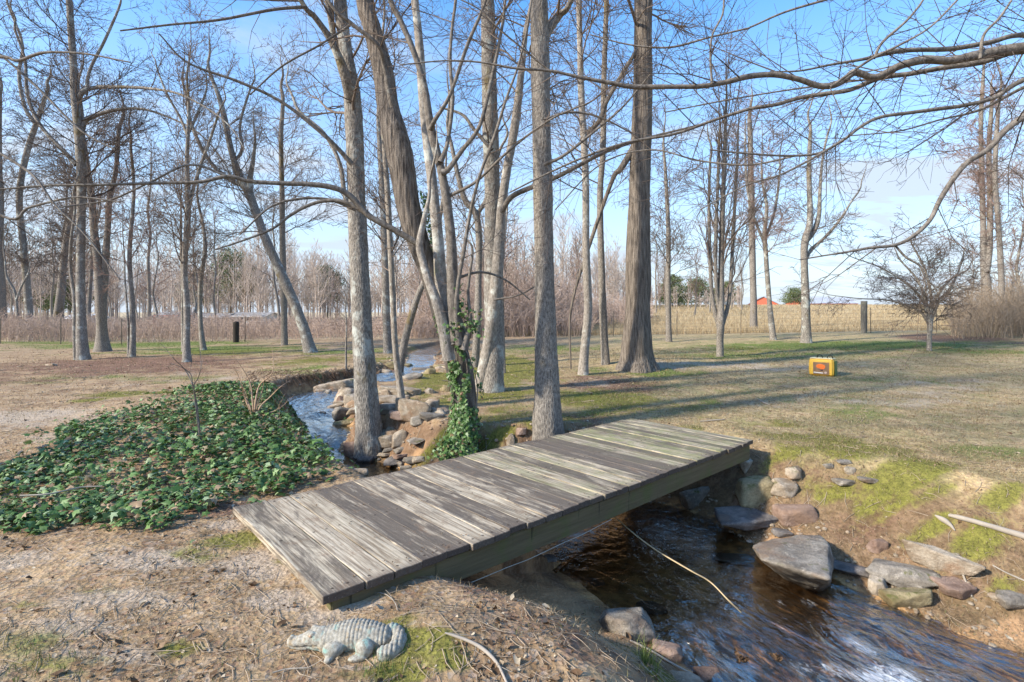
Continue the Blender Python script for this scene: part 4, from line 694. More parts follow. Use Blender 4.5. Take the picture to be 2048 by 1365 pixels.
RK = [(1515,1058,150,44,Sl,'flat slate grey slab lying half in the water below the rounded stones','slab',.6,10,1), (1600,1047,76,36,Rd,'pinkish flat stone just above the largest wedge boulder',0,.7,-8,1), (1519,1003,68,44,Mo,'rounded stone with a mossy cap beside a smaller brown one','r',.8,0,0),
      (1571,998,46,27,T_,'rounded brown stone touching the moss capped one','r',.8,0,0), (1593,965,28,22,T_,'small blocky tan stone on the bank above the rounded pair',0,.9,20,0), (1388,1012,46,34,Gy,'greenish grey stone on the dark slope under the right end of the bridge',0,.7,30,0), (1494,940,30,20,T_,'small block of stone beside the right end of the bridge',0,.7,40,0),
      (1262,1278,108,66,Gy,'big dark grey boulder on the near bank of the creek where the sand ends','b',.75,15,0), (1336,1318,64,34,Rd,'reddish brown stone at the water beside the dark grey boulder',0,.7,-20,0), (1422,1366,54,34,Rd,'brick red stone cut by the bottom edge of the picture',0,.8,10,0), (1372,1375,60,24,T_,'tan stone low at the bottom edge beside the brick red one',0,.8,0,0),
      (1822,1172,110,46,Gy,'pale flat slab leaning beside the long diagonal stone on the right bank',0,.6,-25,1), (1890,1142,100,40,T_,'long diagonal stone lying up the mossy right bank','l',.38,-48,0), (1824,1214,90,36,Mo,'long golden mossy stone at the edge of the shallow water',0,.5,-8,0), (1764,1190,42,34,T_,'small brown stone beside the golden mossy one',0,.8,40,0), (1745,1158,140,22,Sl,'long wet dark slab pointing from the wedge boulder to the golden stone','l',.28,-20,1),
      (1760,1105,32,26,Rd,'small reddish stone stuck in the bare soil of the right bank',0,.8,0,0), (1697,975,36,14,Gy,'pale grey flat stone in the moss, leftmost of the small scatter',0,.7,0,1), (1740,970,34,12,Gy,'pale grey flat stone in the moss, right of its scatter',0,.7,0,1), (1702,950,20,14,T_,'small tan upright stone in the middle of the mossy scatter',0,.8,0,0), (1660,938,20,9,Gy,'tiny pale stone at the left of the mossy scatter',0,.7,0,1), (1693,930,26,9,Gy,'bluish pale flat stone highest on the mossy scatter',0,.7,0,1),
      (2040,1222,58,30,Gy,'grey blocky stone at the right edge of the picture',0,.8,0,0), (2006,1208,30,18,T_,'small tan stone left of the grey block at the right edge',0,.8,0,0), (1928,1205,60,34,Rd,'reddish wet stone below the long diagonal stone',0,.8,10,0), (1568,1075,36,14,Sl,'little dark wet stone between the slate slab and the wedge boulder',0,.7,0,1),
      (672,790,84,34,T_,'broad pale flat slab standing in the bend of the creek','s',.75,5,1), (690,800,46,24,T_,'pale stone tucked under the broad slab',0,.7,-10,0), (654,806,36,24,Gy,'tilted grey stone at the left foot of the broad slab',0,.6,-30,0), (640,796,28,18,T_,'small brown stone left of the broad slab',0,.8,0,0), (702,812,38,20,T_,'rounded tan boulder just left of the tall grey trunk','r',.8,0,0), (648,802,20,12,Rd,'small reddish stone in the water beside the broad slab',0,.8,0,0),
      (800,790,90,20,T_,'long pale ledge across the creek right of the tall grey trunk','s',.5,0,1), (782,806,72,20,T_,'pale thick slab between the tall grey trunk and the spotted thin tree','s',.7,8,1), (786,822,52,18,Gy,'grey flat stone in the water under the thick pale slab',0,.7,0,1), (762,790,40,16,T_,'small tan stone behind the tall grey trunk',0,.8,0,0),
      (826,836,64,34,T_,'large leaning pale slab propped on the right bank of the creek','l',.4,0,0), (802,852,46,16,Rd,'brown rounded stone right of the tall grey trunk foot','r',.8,0,0), (836,853,34,18,Gy,'grey stone on the bank under the leaning slab',0,.7,0,0), (862,838,46,14,Gy,'flat grey stone on the bank between the leaning slab and the ivy tree',0,.7,20,1), (862,815,30,16,T_,'tan stone at the top of the bank behind the leaning slab',0,.7,0,0), (885,828,26,12,Gy,'small flat stone nearest the ivy tree on its left',0,.7,0,1),
      (735,912,50,28,Gy,'grey stone piled against the foot of the tall grey trunk',0,.7,10,0), (770,905,52,26,T_,'largest tan stone of the pile at the foot of the tall grey trunk',0,.7,-10,0), (799,893,32,28,T_,'upright stone closing the pile at its right side',0,.7,20,0), (745,885,36,24,Gy,'top stone of the pile, leaning on the tall grey trunk',0,.8,0,0), (703,920,38,28,Rd,'brown stone at the water, leftmost of the pile',0,.8,0,0), (729,934,36,22,Sl,'dark wet stone lowest in the pile',0,.8,0,0), (778,888,34,20,T_,'small tan stone resting on the back of the pile',0,.8,0,0), (790,935,44,16,Sl,'dark stone in the shadow under the pile',0,.8,0,0),
      (637,848,26,26,Gy,'dark upright stone at the ivy edge in the creek',0,.7,0,0), (690,838,56,22,Gy,'slanting dark slab in midstream left of the tall grey trunk','l',.4,40,0), (688,855,60,14,Mo,'low mossy slab in midstream below the slanting one',0,.4,0,1), (715,828,34,12,T_,'low tan stone in midstream touching the trunk foot',0,.6,0,1), (822,935,36,14,Gy,'pale flat stone at the sandy edge beside the bridge',0,.6,10,1), (838,930,30,12,T_,'smaller tan stone at the sandy edge beside the bridge',0,.6,-10,1), (812,944,26,10,Gy,'grey stone nearest the bridge edge on the sand',0,.6,0,1),
      (1022,893,18,18,T_,'tan block on the bank left of the trunk behind the bridge',0,.8,0,0), (1044,884,22,14,Rd,'brown stone touching the trunk behind the bridge',0,.8,0,0), (1190,1172,40,18,Sl,'dark stone under water in the pool below the bridge','w',.8,0,0), (1305,1230,60,16,Sl,'flat stone under water near the near bank','w',.8,0,1), (1470,1130,80,16,Sl,'flat stone under water left of the wedge boulder','w',.5,-20,1), (1100,1130,30,12,Sl,'small dark stone under water in the shade of the bridge','w',.8,0,0),
      (98,732,18,6,T_,'single pale stone lying in the leaf litter of the left lawn',0,.7,0,1), (852,742,60,8,Gy,'flat stone ledge making the far riffle of the creek',0,.4,0,1), (820,748,40,8,Gy,'small grey stone left in the far riffle',0,.5,0,1), (880,735,40,7,Gy,'grey stone right in the far riffle',0,.5,0,1), (905,803,20,10,T_,'tiny tan stone behind the ivy tree on the bank',0,.7,0,0)]
for i in range(46):                                                    # nameless small stones filling the rocky bend and its bank
    t_ = rnd.random(); u, v = [(rnd.uniform(640, 730), rnd.uniform(775, 815)), (rnd.uniform(760, 900), rnd.uniform(770, 860)), (rnd.uniform(640, 720), rnd.uniform(815, 870)), (rnd.uniform(770, 900), rnd.uniform(735, 770)), (rnd.uniform(690, 840), rnd.uniform(895, 945))][int(t_*5)]
    rock(u, v, rnd.uniform(18, 44), rnd.uniform(6, 14), rnd.choice([T_, T_, Gy, Gy, Rd, Mo]), 'small loose stone in the rocky bend of the creek above the bridge', 900+i*3, rnd.uniform(.5, .9), rnd.uniform(-50, 50), tilt=rnd.uniform(-15, 15), group='small stones of the rocky creek bend', flat_top=rnd.random() < .5)
for i, (u, v, w_, h_, m_, lb, kind, dep, rz, ft) in enumerate(RK):
    rock(u, v, w_, h_, m_, lb, 300+i*7, dep, rz, tilt={'l': 8}.get(kind, rnd.uniform(-6, 6)), p=7 if kind == 'r' else 16, name='boulder' if w_ > 95 else 'stone', flat_top=ft, burr=.42 if kind != 'w' else .1)

# ------------------------------------------------------------------ leaves: little lobed or ragged cards with a fold, gathered into one mesh
def leaf_cloud(name, C, nrm, size, rndv, m, shape='ivy', yaw=None, seed=0):
    """C centres (n,3), nrm normals (n,3), size (n)"""
    r = np.random.RandomState(seed); n = len(C)
    if shape == 'ivy': base = np.array([[0,-.35,0],[.38,-.42,-.04],[.28,-.1,.03],[.55,.12,-.05],[.2,.2,.05],[0,.62,-.06],[-.2,.2,.05],[-.55,.12,-.05],[-.28,-.1,.03],[-.38,-.42,-.04],[0,0,.09]]); tri = np.array([[10, k, (k+1) % 10] for k in range(10)])
    elif shape == 'dead': base = np.array([[0,-.5,.05],[.3,-.15,.18],[.22,.2,.0],[0,.5,.12],[-.25,.18,.16],[-.3,-.2,-.02],[0,0,-.05]]); tri = np.array([[6, k, (k+1) % 6] for k in range(6)])
    else: base = np.array([[-.5,0,0],[.5,0,0],[.06,.0,1.],]); tri = np.array([[0, 1, 2]])
    a = r.uniform(0, 2*math.pi, n) if yaw is None else yaw; t1 = np.stack([np.cos(a), np.sin(a), np.zeros(n)], 1); t1 -= (t1*nrm).sum(1)[:, None]*nrm; t1 /= np.linalg.norm(t1, axis=1)[:, None] + 1e-9; t2 = np.cross(nrm, t1)
    jit = base[None] + r.normal(size=(n, len(base), 3))*np.array([.05, .05, .04]); jit[:, :, 2] *= r.uniform(.3, 2.0, n)[:, None]
    V = C[:, None, :] + size[:, None, None]*(jit[:, :, 0:1]*t1[:, None, :] + jit[:, :, 1:2]*t2[:, None, :] + jit[:, :, 2:3]*nrm[:, None, :])
    Fc = (tri[None] + (np.arange(n)*len(base))[:, None, None]).reshape(-1, 3)
    return mesh_np(name, V.reshape(-1, 3), [Fc], [m], {'rnd': np.repeat(rndv, len(base))}, smooth_sh=False)
def leaf_mat(name, cols, rough=.45, spec=.4, transl=.0):
    m, t, b, o = mat(name); g = N(t); r = g.n('ShaderNodeValToRGB'); r.color_ramp.interpolation = 'LINEAR'; el = r.color_ramp.elements
    while len(el) < len(cols): el.new(1)
    for e, (p_, c) in zip(el, cols): e.position = p_; e.color = (*c, 1)
    t.links.new(g.attr('rnd'), r.inputs[0]); c = g.mix(g.rng(g.noise(g.pos(), 60, 2), .3, .7, 0, .25), r.outputs[0], (.02, .02, .01)); t.links.new(c, b.inputs['Base Color']); b.inputs['Roughness'].default_value = rough; b.inputs['Specular IOR Level'].default_value = spec
    if transl:
        tr = g.n('ShaderNodeBsdfTranslucent'); t.links.new(c, tr.inputs['Color']); ms = g.n('ShaderNodeMixShader'); ms.inputs[0].default_value = transl; t.links.new(b.outputs[0], ms.inputs[1]); t.links.new(tr.outputs[0], ms.inputs[2]); t.links.new(ms.outputs[0], o.inputs[0])
    return m
M['ivy'] = leaf_mat('ivy_leaf', [(0, (.04,.08,.022)), (.3, (.075,.155,.036)), (.55, (.13,.235,.06)), (.74, (.23,.33,.12)), (.82, (.35,.43,.25)), (.86, (.07,.12,.03)), (.89, (.25,.15,.08)), (1, (.42,.30,.18))], .5, .3, .12)
M['dead_leaf'] = leaf_mat('dead_leaf', [(0, (.085,.05,.028)), (.3, (.17,.10,.055)), (.55, (.28,.185,.11)), (.8, (.38,.295,.195)), (1, (.54,.46,.34))], .8, .2, .1)
M['dry_grass'] = leaf_mat('dry_grass_blade', [(0, (.17,.11,.06)), (.5, (.34,.25,.145)), (.8, (.48,.38,.24)), (1, (.21,.19,.07))], .8, .2, .2)
M['green_grass'] = leaf_mat('green_grass_blade', [(0, (.06,.10,.02)), (.5, (.11,.17,.035)), (.8, (.2,.24,.06)), (1, (.35,.32,.13))], .6, .3, .25)
M['moss'] = leaf_mat('moss', [(0, (.055,.055,.015)), (.4, (.11,.115,.02)), (.75, (.20,.195,.035)), (1, (.32,.28,.07))], .9, .1, .2)
M['tall_grass'] = leaf_mat('tall_dry_grass', [(0, (.36,.25,.14)), (.4, (.46,.35,.20)), (.8, (.56,.45,.28)), (1, (.64,.55,.38))], .8, .2, .25)
def nrm_at(x, y, e=.06):
    hx = (height(x+e, y) - height(x-e, y))/(2*e); hy = (height(x, y+e) - height(x, y-e))/(2*e); n = np.stack([-hx, -hy, np.ones_like(x)], 1); return n/np.linalg.norm(n, axis=1)[:, None]
def inpoly(x, y, Pg):
    c = np.zeros(len(x), bool); n = len(Pg)
    for i in range(n):
        x0, y0 = Pg[i]; x1, y1 = Pg[(i+1) % n]; k = ((y0 > y) != (y1 > y)); c ^= k & (x < (x1-x0)*(y-y0)/((y1-y0) if y1 != y0 else 1e-9) + x0)
    return c
RS = np.random.RandomState(11)
def flatG(u, v): g_ = G(u, v); return (g_[0], g_[1])
IVP = [flatG(u, v) for u, v in [(-260,960),(0,950),(60,905),(150,855),(250,822),(330,795),(420,780),(500,772),(560,775),(592,788),(618,815),(628,850),(612,880),(605,905),(640,940),(668,958),(640,975),(560,992),(470,1012),(350,1035),(200,1048),(60,1040),(-200,1060)]]
n_ = 60000; x = RS.uniform(-8.5, -1.6, n_); y = RS.uniform(3.4, 11, n_); fr = (RS.rand(n_) < .16)*1.; jx = (fbm(x*2.2, y*2.2, s=91) - .5)*1.1 + fr*RS.normal(size=n_)*.35; jy = (fbm(x*2.2, y*2.2, s=92) - .5)*1.1 + fr*RS.normal(size=n_)*.3
k = inpoly(x + jx, y + jy, IVP); dens = np.clip(.30 + 1.1*smooth(.25, .7, fbm(x*1.5, y*1.5, s=93)) - .5*smooth(-4.2, -6.5, x), .10, 1); k &= RS.rand(n_) < dens; o_, h_, *_ = creek(x, y); k &= (np.abs(o_) > h_*.93); x, y = x[k], y[k]
hh = .02 + .15*RS.rand(len(x))**1.3 * np.clip(fbm(x*1.3, y*1.3, s=95)*1.6, .2, 1.3)*np.clip(1.2 - .1*np.hypot(x+4, y-7.5), .4, 1.2); nr_ = nrm_at(x, y) + RS.normal(size=(len(x), 3))*np.array([.45, .45, .12]); nr_ /= np.linalg.norm(nr_, axis=1)[:, None]
Cc = np.stack([x, y, height(x, y) + hh], 1); print('ivy leaves', len(x))
tag(link('ivy_ground_cover', leaf_cloud('ivy_ground_cover', Cc, nr_, RS.uniform(.028, .082, len(x))*(1+.25*(RS.rand(len(x)) > .85)), RS.rand(len(x)), M['ivy'], 'ivy', seed=2)), kind='stuff', label='dark green ivy carpeting the left bank of the creek', cat='ivy')
# ivy climbing the leaning tree
def climb():
    pts, rad = pxpath(IVY_PX, 7.1); pts[:, 1] = G(927, 912)[1]; C_, N_, S_ = [], [], []
    p, r = resample(pts, rad, .02); 
    def put(k, a, ex, s): 
        n = np.array([math.cos(a), math.sin(a), .25]); n /= np.linalg.norm(n); C_.append(p[k] + np.array([math.cos(a), math.sin(a), 0])*(r[k]*1.12 + ex)); nn_ = n + RS.normal(size=3)*.35; N_.append(nn_/np.linalg.norm(nn_)); S_.append(s)
    zt = p[:, 2]
    for _ in range(3200):
        z = zt[0] + RS.rand()**1.5*2.05; k = int(np.argmin(np.abs(zt - z))); h = (z - zt[0])/2.0; a = -math.pi/2 + RS.normal()*.62 - .5 + .35*math.sin(z*3.1)
        if RS.rand() < (1 - .4*h) and float(vnoise(np.array([a*2.2]), np.array([z*4.5]))) > .26 + .16*h: put(k, a, RS.uniform(0, .05), RS.uniform(.03, .07))
    for _ in range(260):                                               # high ivy on the shaded side
        z = 2.35 + RS.rand()*1.0; k = int(np.argmin(np.abs(zt - z))); put(k, RS.uniform(-.9, .2), RS.uniform(0, .06), RS.uniform(.03, .06))
    for (u, v, s, n) in [(932,640,.09,60), (948,655,.07,40), (905,660,.08,40), (920,610,.04,20), (918,575,.03,10), (905,900,.11,130), (930,912,.11,130), (890,912,.08,60)]:
        c = P(u, v, 6.85)
        for _ in range(n): C_.append(c + RS.normal(size=3)*s*np.array([1, .6, .8])); q = RS.normal(size=3) + [0, -1, 1]; N_.append(q/np.linalg.norm(q)); S_.append(RS.uniform(.035, .065))
    C_, N_, S_ = np.array(C_), np.array(N_), np.array(S_); C_[:, 2] = np.maximum(C_[:, 2], height(C_[:, 0], C_[:, 1]) + .01)
    g0 = G(927, 912); iv = empty('climbing_ivy', tuple(g0), 'ivy climbing up the foot of the old leaning trunk beside the bridge', 'ivy')
    link('leaves', local(leaf_cloud('leaves', C_, N_, S_, RS.rand(len(C_))*.93, M['ivy'], 'ivy', seed=3), g0), iv)
    vines = []
    for a0 in (-2.3, -1.9, -1.4, -.9):
        kk = np.arange(0, int(min(len(p)-1, 90)), 4); vines.append((np.array([p[k] + np.array([math.cos(a0+.25*math.sin(k*.09+a0*3)), math.sin(a0+.25*math.sin(k*.09+a0*3)), 0])*(r[k]*1.13+.004) for k in kk]), np.full(len(kk), .007)))
    link('stem', local(tubes_mesh('stem', vines, 6, M['bark_brown']), g0), iv)
climb()

# ------------------------------------------------------------------ litter, moss and grass
def scatter(n, y0, y1, pw=1.7, xm=1.05, w=None):
    """points over the ground, denser near the path of the camera"""
    d = y0*(y1/y0)**(RS.rand(n)**(1/pw if pw > 1 else 1)); x = d*RS.uniform(-xm, xm, n); o_, h_, *_ = creek(x, d); k = np.abs(o_) > h_*1.02
    px = (x - BO[0])*BX[0] + (d - BO[1])*BX[1]; py = (x - BO[0])*BY[0] + (d - BO[1])*BY[1]; k &= ~((px > -.02) & (px < BLEN) & (np.abs(py) < BWID/2+.02)); return x[k], d[k]
def field_at(x, y, L, ns, sd): return blobs(x, y, L, ns, sd)
x, y = scatter(62000, 1.9, 26, 1.0); lf = .35 + .65*field_at(x, y, LEAFY, 1.2, 64) - .15*field_at(x, y, MOSS, 1.6, 61); lawnm = np.clip(smooth(-2.5, 2.5, x - .12*y)*smooth(3.5, 6.5, y + x*.8), 0, 1); k = RS.rand(len(x)) < lf*(1 - .4*lawnm)*(.2+1.1*smooth(.35,.65,fbm(x*2,y*2,s=97))); x, y = x[k], y[k]
nr_ = nrm_at(x, y) + RS.normal(size=(len(x), 3))*np.array([.4, .4, .1]); nr_ /= np.linalg.norm(nr_, axis=1)[:, None]; sz = RS.uniform(.007, .026, len(x))*(1 + 1.5*(RS.rand(len(x)) > .93)); sz = np.maximum(sz, .0012*y*1.6)
nb = 420; q_ = RS.rand(nb)*BLEN; w_ = (RS.rand(nb)-.5)*(BWID-.06); w_ = np.where(RS.rand(nb) < .5, w_, np.sign(w_)*(BWID/2-.04-.12*RS.rand(nb))); xb = BO[0]+BX[0]*q_+BY[0]*w_; yb = BO[1]+BX[1]*q_+BY[1]*w_; C3_ = np.vstack([np.stack([x, y, height(x, y) + sz*.12 + .002], 1), np.stack([xb, yb, np.full(nb, DZ+.008)], 1)]); nr_ = np.vstack([nr_, np.array([[0, 0, 1.]])*np.ones((nb, 1))]); sz = np.r_[sz, RS.uniform(.006, .018, nb)]
tag(link('leaf_litter', leaf_cloud('leaf_litter', C3_, nr_, sz, RS.rand(len(sz)), M['dead_leaf'], 'dead', seed=5)), kind='stuff', label='brown and grey dead leaves strewn over the ground', cat='leaf litter')
# small sticks and straws lying about
x, y = scatter(5200, 1.9, 16, 1.0); a_ = RS.uniform(0, 6.283, len(x)); L_ = RS.uniform(.03, .17, len(x)); st_ = []
xa, ya, xb_, yb_ = x - np.cos(a_)*L_/2, y - np.sin(a_)*L_/2, x + np.cos(a_)*L_/2, y + np.sin(a_)*L_/2; xm_, ym_ = x + RS.normal(size=len(x))*L_*.08, y + RS.normal(size=len(x))*L_*.08
pa, pm, pb = np.stack([xa, ya, height(xa, ya)+.006], 1), np.stack([xm_, ym_, height(xm_, ym_)+.010], 1), np.stack([xb_, yb_, height(xb_, yb_)+.006], 1)
for i in range(len(x)): r0 = max(.0012, .0003*y[i])*(1 + L_[i]*6); st_.append((np.array([pa[i], pm[i], pb[i]]), np.array([r0, r0*.9, r0*.5])))
M['straw'] = flat('dead_stick', (.36, .28, .20), .85, .15, .55, 1.5)
tag(link('twig_litter', tubes_mesh('twig_litter', st_, 4, M['straw'])), kind='stuff', label='small dead twigs and straws strewn over the ground', cat='twigs')
def blades(name, x, y, h, wd, m, label, cat, seed, lean=.5, z=None):
    n = len(x); r = np.random.RandomState(seed); a = r.uniform(0, 2*math.pi, n); nr = np.stack([np.cos(a)*lean*r.rand(n), np.sin(a)*lean*r.rand(n), np.ones(n)], 1); nr /= np.linalg.norm(nr, axis=1)[:, None]; a2 = r.uniform(0, 2*math.pi, n)
    z = height(x, y) if z is None else z; s = np.stack([np.cos(a2), np.sin(a2), np.zeros(n)], 1); b0 = np.stack([x, y, z - .004], 1); md = b0 + nr*h[:, None]*.55; tp = b0 + nr*h[:, None] + np.stack([np.cos(a), np.sin(a), -np.full(n, .3)], 1)*(h*.35*lean*r.rand(n)*2)[:, None]
    V = np.stack([b0 - s*wd[:, None]/2, b0 + s*wd[:, None]/2, md + s*wd[:, None]*.35, md - s*wd[:, None]*.35, tp], 1).reshape(-1, 3); i5 = (np.arange(n)*5)[:, None]
    return tag(link(name, mesh_np(name, V, [np.array([[0, 1, 2, 3]]) + i5, np.array([[3, 2, 4]]) + i5], [m], {'rnd': np.repeat(r.rand(n), 5)}, smooth_sh=False)), kind='stuff', label=label, cat=cat)
x, y = scatter(340000, 2.2, 20, 1.0); lawnm = np.clip(smooth(-2.5, 2.5, x - .12*y)*smooth(3.5, 6.5, y + x*.8), 0, 1); k = RS.rand(len(x)) < (.16 + .84*lawnm)*(.3+1.2*smooth(.3, .7, fbm(x*1.4, y*1.4, s=98))); x, y = x[k], y[k]
blades('dry_grass', x, y, RS.uniform(.018, .055, len(x))*(1+.03*y), np.maximum(.003, .0008*y), M['dry_grass'], 'short dry straw coloured grass of the lawn', 'grass', 6, 1.8)
x, y = scatter(160000, 2.2, 34, 1.0); gm = field_at(x, y, GRASS, 1.0, 62); k = RS.rand(len(x)) < smooth(.18, .8, gm)*.9 + .05*smooth(.45, .7, fbm(x*.8, y*.8, s=99)); x, y = x[k], y[k]
blades('green_grass', x, y, RS.uniform(.02, .05, len(x))*(1+.02*y), np.maximum(.003, .0007*y), M['green_grass'], 'sparse green grass growing through the lawn', 'grass', 7, 1.0)
x, y = scatter(330000, 2.1, 20, 1.0); mm_ = field_at(x, y, MOSS, 1.6, 61); k = RS.rand(len(x)) < smooth(.25, .95, mm_)*(.25+smooth(.3,.7,fbm(x*6,y*6,s=103))); x, y = x[k], y[k]
blades('moss_cover', x, y, RS.uniform(.006, .018, len(x))*(1+.04*y), np.maximum(.0035, .0009*y), M['moss'], 'bright yellow green moss cushions on the banks and lawn', 'moss', 8, 1.4)
# tall dry grass of the field behind the fence
n_ = 190000; d = 28.5*(125/28.5)**(RS.rand(n_)**1.25); x = d*RS.uniform(-.15, 1.15, n_); k = (d > 28.5 - .02*x) & (RS.rand(n_) < smooth(-.15, .08, x/d)); x, d = x[k], d[k]
blades('tall_dry_grass', x, d, RS.uniform(.12, .42, len(x))*(.5+.9*fbm(x*.15, d*.15, s=101)), .0006*d, M['tall_grass'], 'tall tan grass of the hayfield beyond the wire fence', 'grass', 9, .35)
# low thicket of brambles and stems along the left fence and far bank
def thicket(name, spec, m, label, seed, rmin=.00028):
    r = random.Random(seed); out = []
    for (x0, x1, y0, y1, n, h0, h1) in spec:
        for _ in range(n):
            y = r.uniform(y0, y1); x = r.uniform(x0, x1)*y/((y0+y1)/2); z = 0; h = r.uniform(h0, h1)*(.6 + .8*float(vnoise(np.array([x*.25]), np.array([y*.25+seed])))); out.append((x, y, h))
    X = np.array([o[0] for o in out]); Y = np.array([o[1] for o in out]); Z = height(X, Y); polys = []
    for (x, y, h), z in zip(out, Z):
        t = max(.002, rmin*y); lx, ly = r.gauss(0, .25)*h, r.gauss(0, .25)*h; p = np.array([[x, y, z-.03], [x+lx*.3, y+ly*.3, z+h*.5], [x+lx, y+ly, z+h]]); polys.append((p, np.array([t*1.5, t*1.2, t])))
        for _ in range(r.randint(2, 4)):
            q = r.uniform(.25, .95); b = p[0]*(1-q) + p[2]*q; L = h*r.uniform(.2, .45); a = r.uniform(0, 6.28); c_ = b + np.array([math.cos(a)*L*.5, math.sin(a)*L*.5, L*.4]); e_ = c_ + np.array([math.cos(a+.6)*L*.5, math.sin(a+.6)*L*.5, L*r.uniform(-.1, .5)]); polys.append((np.array([b, c_, e_]), np.array([t, t*.9, t*.8])))
    return tag(link(name, tubes_mesh(name, polys, 3, m)), kind='stuff', label=label, cat='thicket')
M['far_twig'] = flat('far_twig', (.42, .345, .29), var=.3, sc=.3); M['bramble'] = flat('bramble_stem', (.40, .30, .24), var=.4, sc=.8); M['bramble_tan'] = flat('thicket_stem', (.34, .26, .18), var=.4, sc=.8)
thicket('brush_thicket', [(-34, -2.5, 28.5, 40, 5200, .6, 1.35), (-6, 4.5, 27.5, 33, 1300, .9, 2.0), (-6, 5, 31, 45, 2000, 1.5, 3.6), (5, 13, 40, 60, 900, .8, 2.2)], M['bramble'], 'pinkish brown winter brush behind the fence on the left', 12)
thicket('bramble_thicket', [(20.5, 32, 22.5, 27, 1300, .7, 1.9), (25.5, 42, 27, 34, 1300, 1.2, 3.0)], M['bramble_tan'], 'tangled bare brush around the twin stemmed trees at right', 13)

# ------------------------------------------------------------------ trees beyond the fence
def bg_tree(seed, H, r0, m1, m2, spread=.22, n=34, z0=.25, tipd=45, ang=(30, 60), mx=1):
    rr = random.Random(seed); pts = [np.array([0, 0, -.2])]; dx = rr.gauss(0, .05); dy = rr.gauss(0, .05)
    for k in range(1, 9): pts.append(np.array([dx*k*H/8*.6 + rr.gauss(0, .12), dy*k*H/8*.6 + rr.gauss(0, .12), H*k/8]))
    pts = np.array(pts); rad = r0*(1 - np.linspace(0, 1, 9))**.75 + .02; t = trunk_mesh('trunk', pts, rad, M[m1], .6, 9, .3, .04, 0, seed); out = {}
    pr = params(tipd, 1, (.06, .04, .02), .2, (3, 1.4, .7, .3), (3.6, 4.0, 3)); pr['seg'] = (.5, .35, .25, .2); limbs_on(pts, rad, rr, out, pr, n, H*z0, H*spread, ang, mx)
    return t, tubes_mesh('crown', out, 3, M[m2])
BG = [bg_tree(501, 13, .12, 'bark_brown', 'bark_twig', n=44), bg_tree(502, 11, .10, 'bark_gray', 'bark_twig_red', n=44), bg_tree(503, 15, .14, 'bark_brown', 'bark_twig', .2, 44, .35), bg_tree(504, 9, .085, 'bark_pale', 'bark_twig', .25, 40, .2), bg_tree(505, 10, .09, 'bark_brown', 'bark_twig_red', .2, 46, .2, ang=(18, 40))]
LB = ['slim leafless tree in the wood beyond the left fence', 'slim leafless tree in the wood straight beyond the creek', 'leafless tree at the field edge behind the furrowed giant', 'leafless tree in the hedgerow at the far right']
GP = ['trees beyond the left fence', 'trees beyond the creek', 'trees along the field edge', 'hedgerow trees at right']
rg = random.Random(31)
def put_bg(u, d, kind, grp, s=1):
    x = (u - CU)/F*d; z = hz1(x, d); t, c = BG[kind]; o = empty('bare_tree', (x, d, z), LB[grp], 'tree', GP[grp], rg.uniform(0, 6.28)); o.scale = (s, s, s*rg.uniform(.9, 1.1)); link('trunk', t, o); link('crown', c, o)
for i in range(18): put_bg(rg.uniform(-60, 560), rg.uniform(33, 62), rg.choice([0, 1, 2, 3, 4]), 0, rg.uniform(.6, 1.05))
for i in range(18): put_bg(rg.uniform(600, 1130), rg.uniform(31, 60), rg.choice([0, 1, 3, 4, 4]), 1, rg.uniform(.5, .95))
for i in range(22): put_bg(rg.uniform(1130, 1500), rg.uniform(48, 90), rg.choice([0, 1, 2, 4, 4]), 2, rg.uniform(.55, .95))
for u, d, k, s in [(2040, 33, 1, .9), (2085, 30, 2, .9), (1940, 38, 3, .6), (2110, 36, 0, .8), (2020, 42, 4, .7), (1905, 42, 3, .5), (2170, 33, 4, .8)]: put_bg(u, d, k, 3, s)
# evergreens
M['pine'] = leaf_mat('pine_needles', [(0, (.08,.11,.045)), (.5, (.15,.19,.075)), (1, (.25,.27,.13))], .7, .2, .15)
def pine(u, d, H, W, label, seed, low=.3, name='pine_tree'):
    r = np.random.RandomState(seed); x = (u-CU)/F*d; z = hz1(x, d); o = empty(name, (x, d, z), label, 'tree'); rr = random.Random(seed)
    link('trunk', trunk_mesh('trunk', np.array([[0, 0, -.2], [.1, 0, H*.4], [0, .1, H*.75], [0, 0, H]]), np.array([.2, .17, .1, .03])*H/12, M['bark_brown'], .6, 9, .2, .04, 0, seed), o); C_ = []
    for _ in range(60):
        t = low + (1-low)*r.rand(); a = r.rand()*6.28; R = W*(1 - ((t-low)/(1-low))**1.6*.75)*r.uniform(.3, 1)*.5; c = np.array([math.cos(a)*R, math.sin(a)*R, H*t]); C_.append(c + r.normal(size=(90, 3))*np.array([.5, .5, .28])*W/6)
    C_ = np.vstack(C_); nr = r.normal(size=C_.shape); nr /= np.linalg.norm(nr, axis=1)[:, None]; link('crown', leaf_cloud('crown', C_, nr, r.uniform(.12, .3, len(C_)), r.rand(len(C_)), M['pine'], 'dead', seed=seed), o)
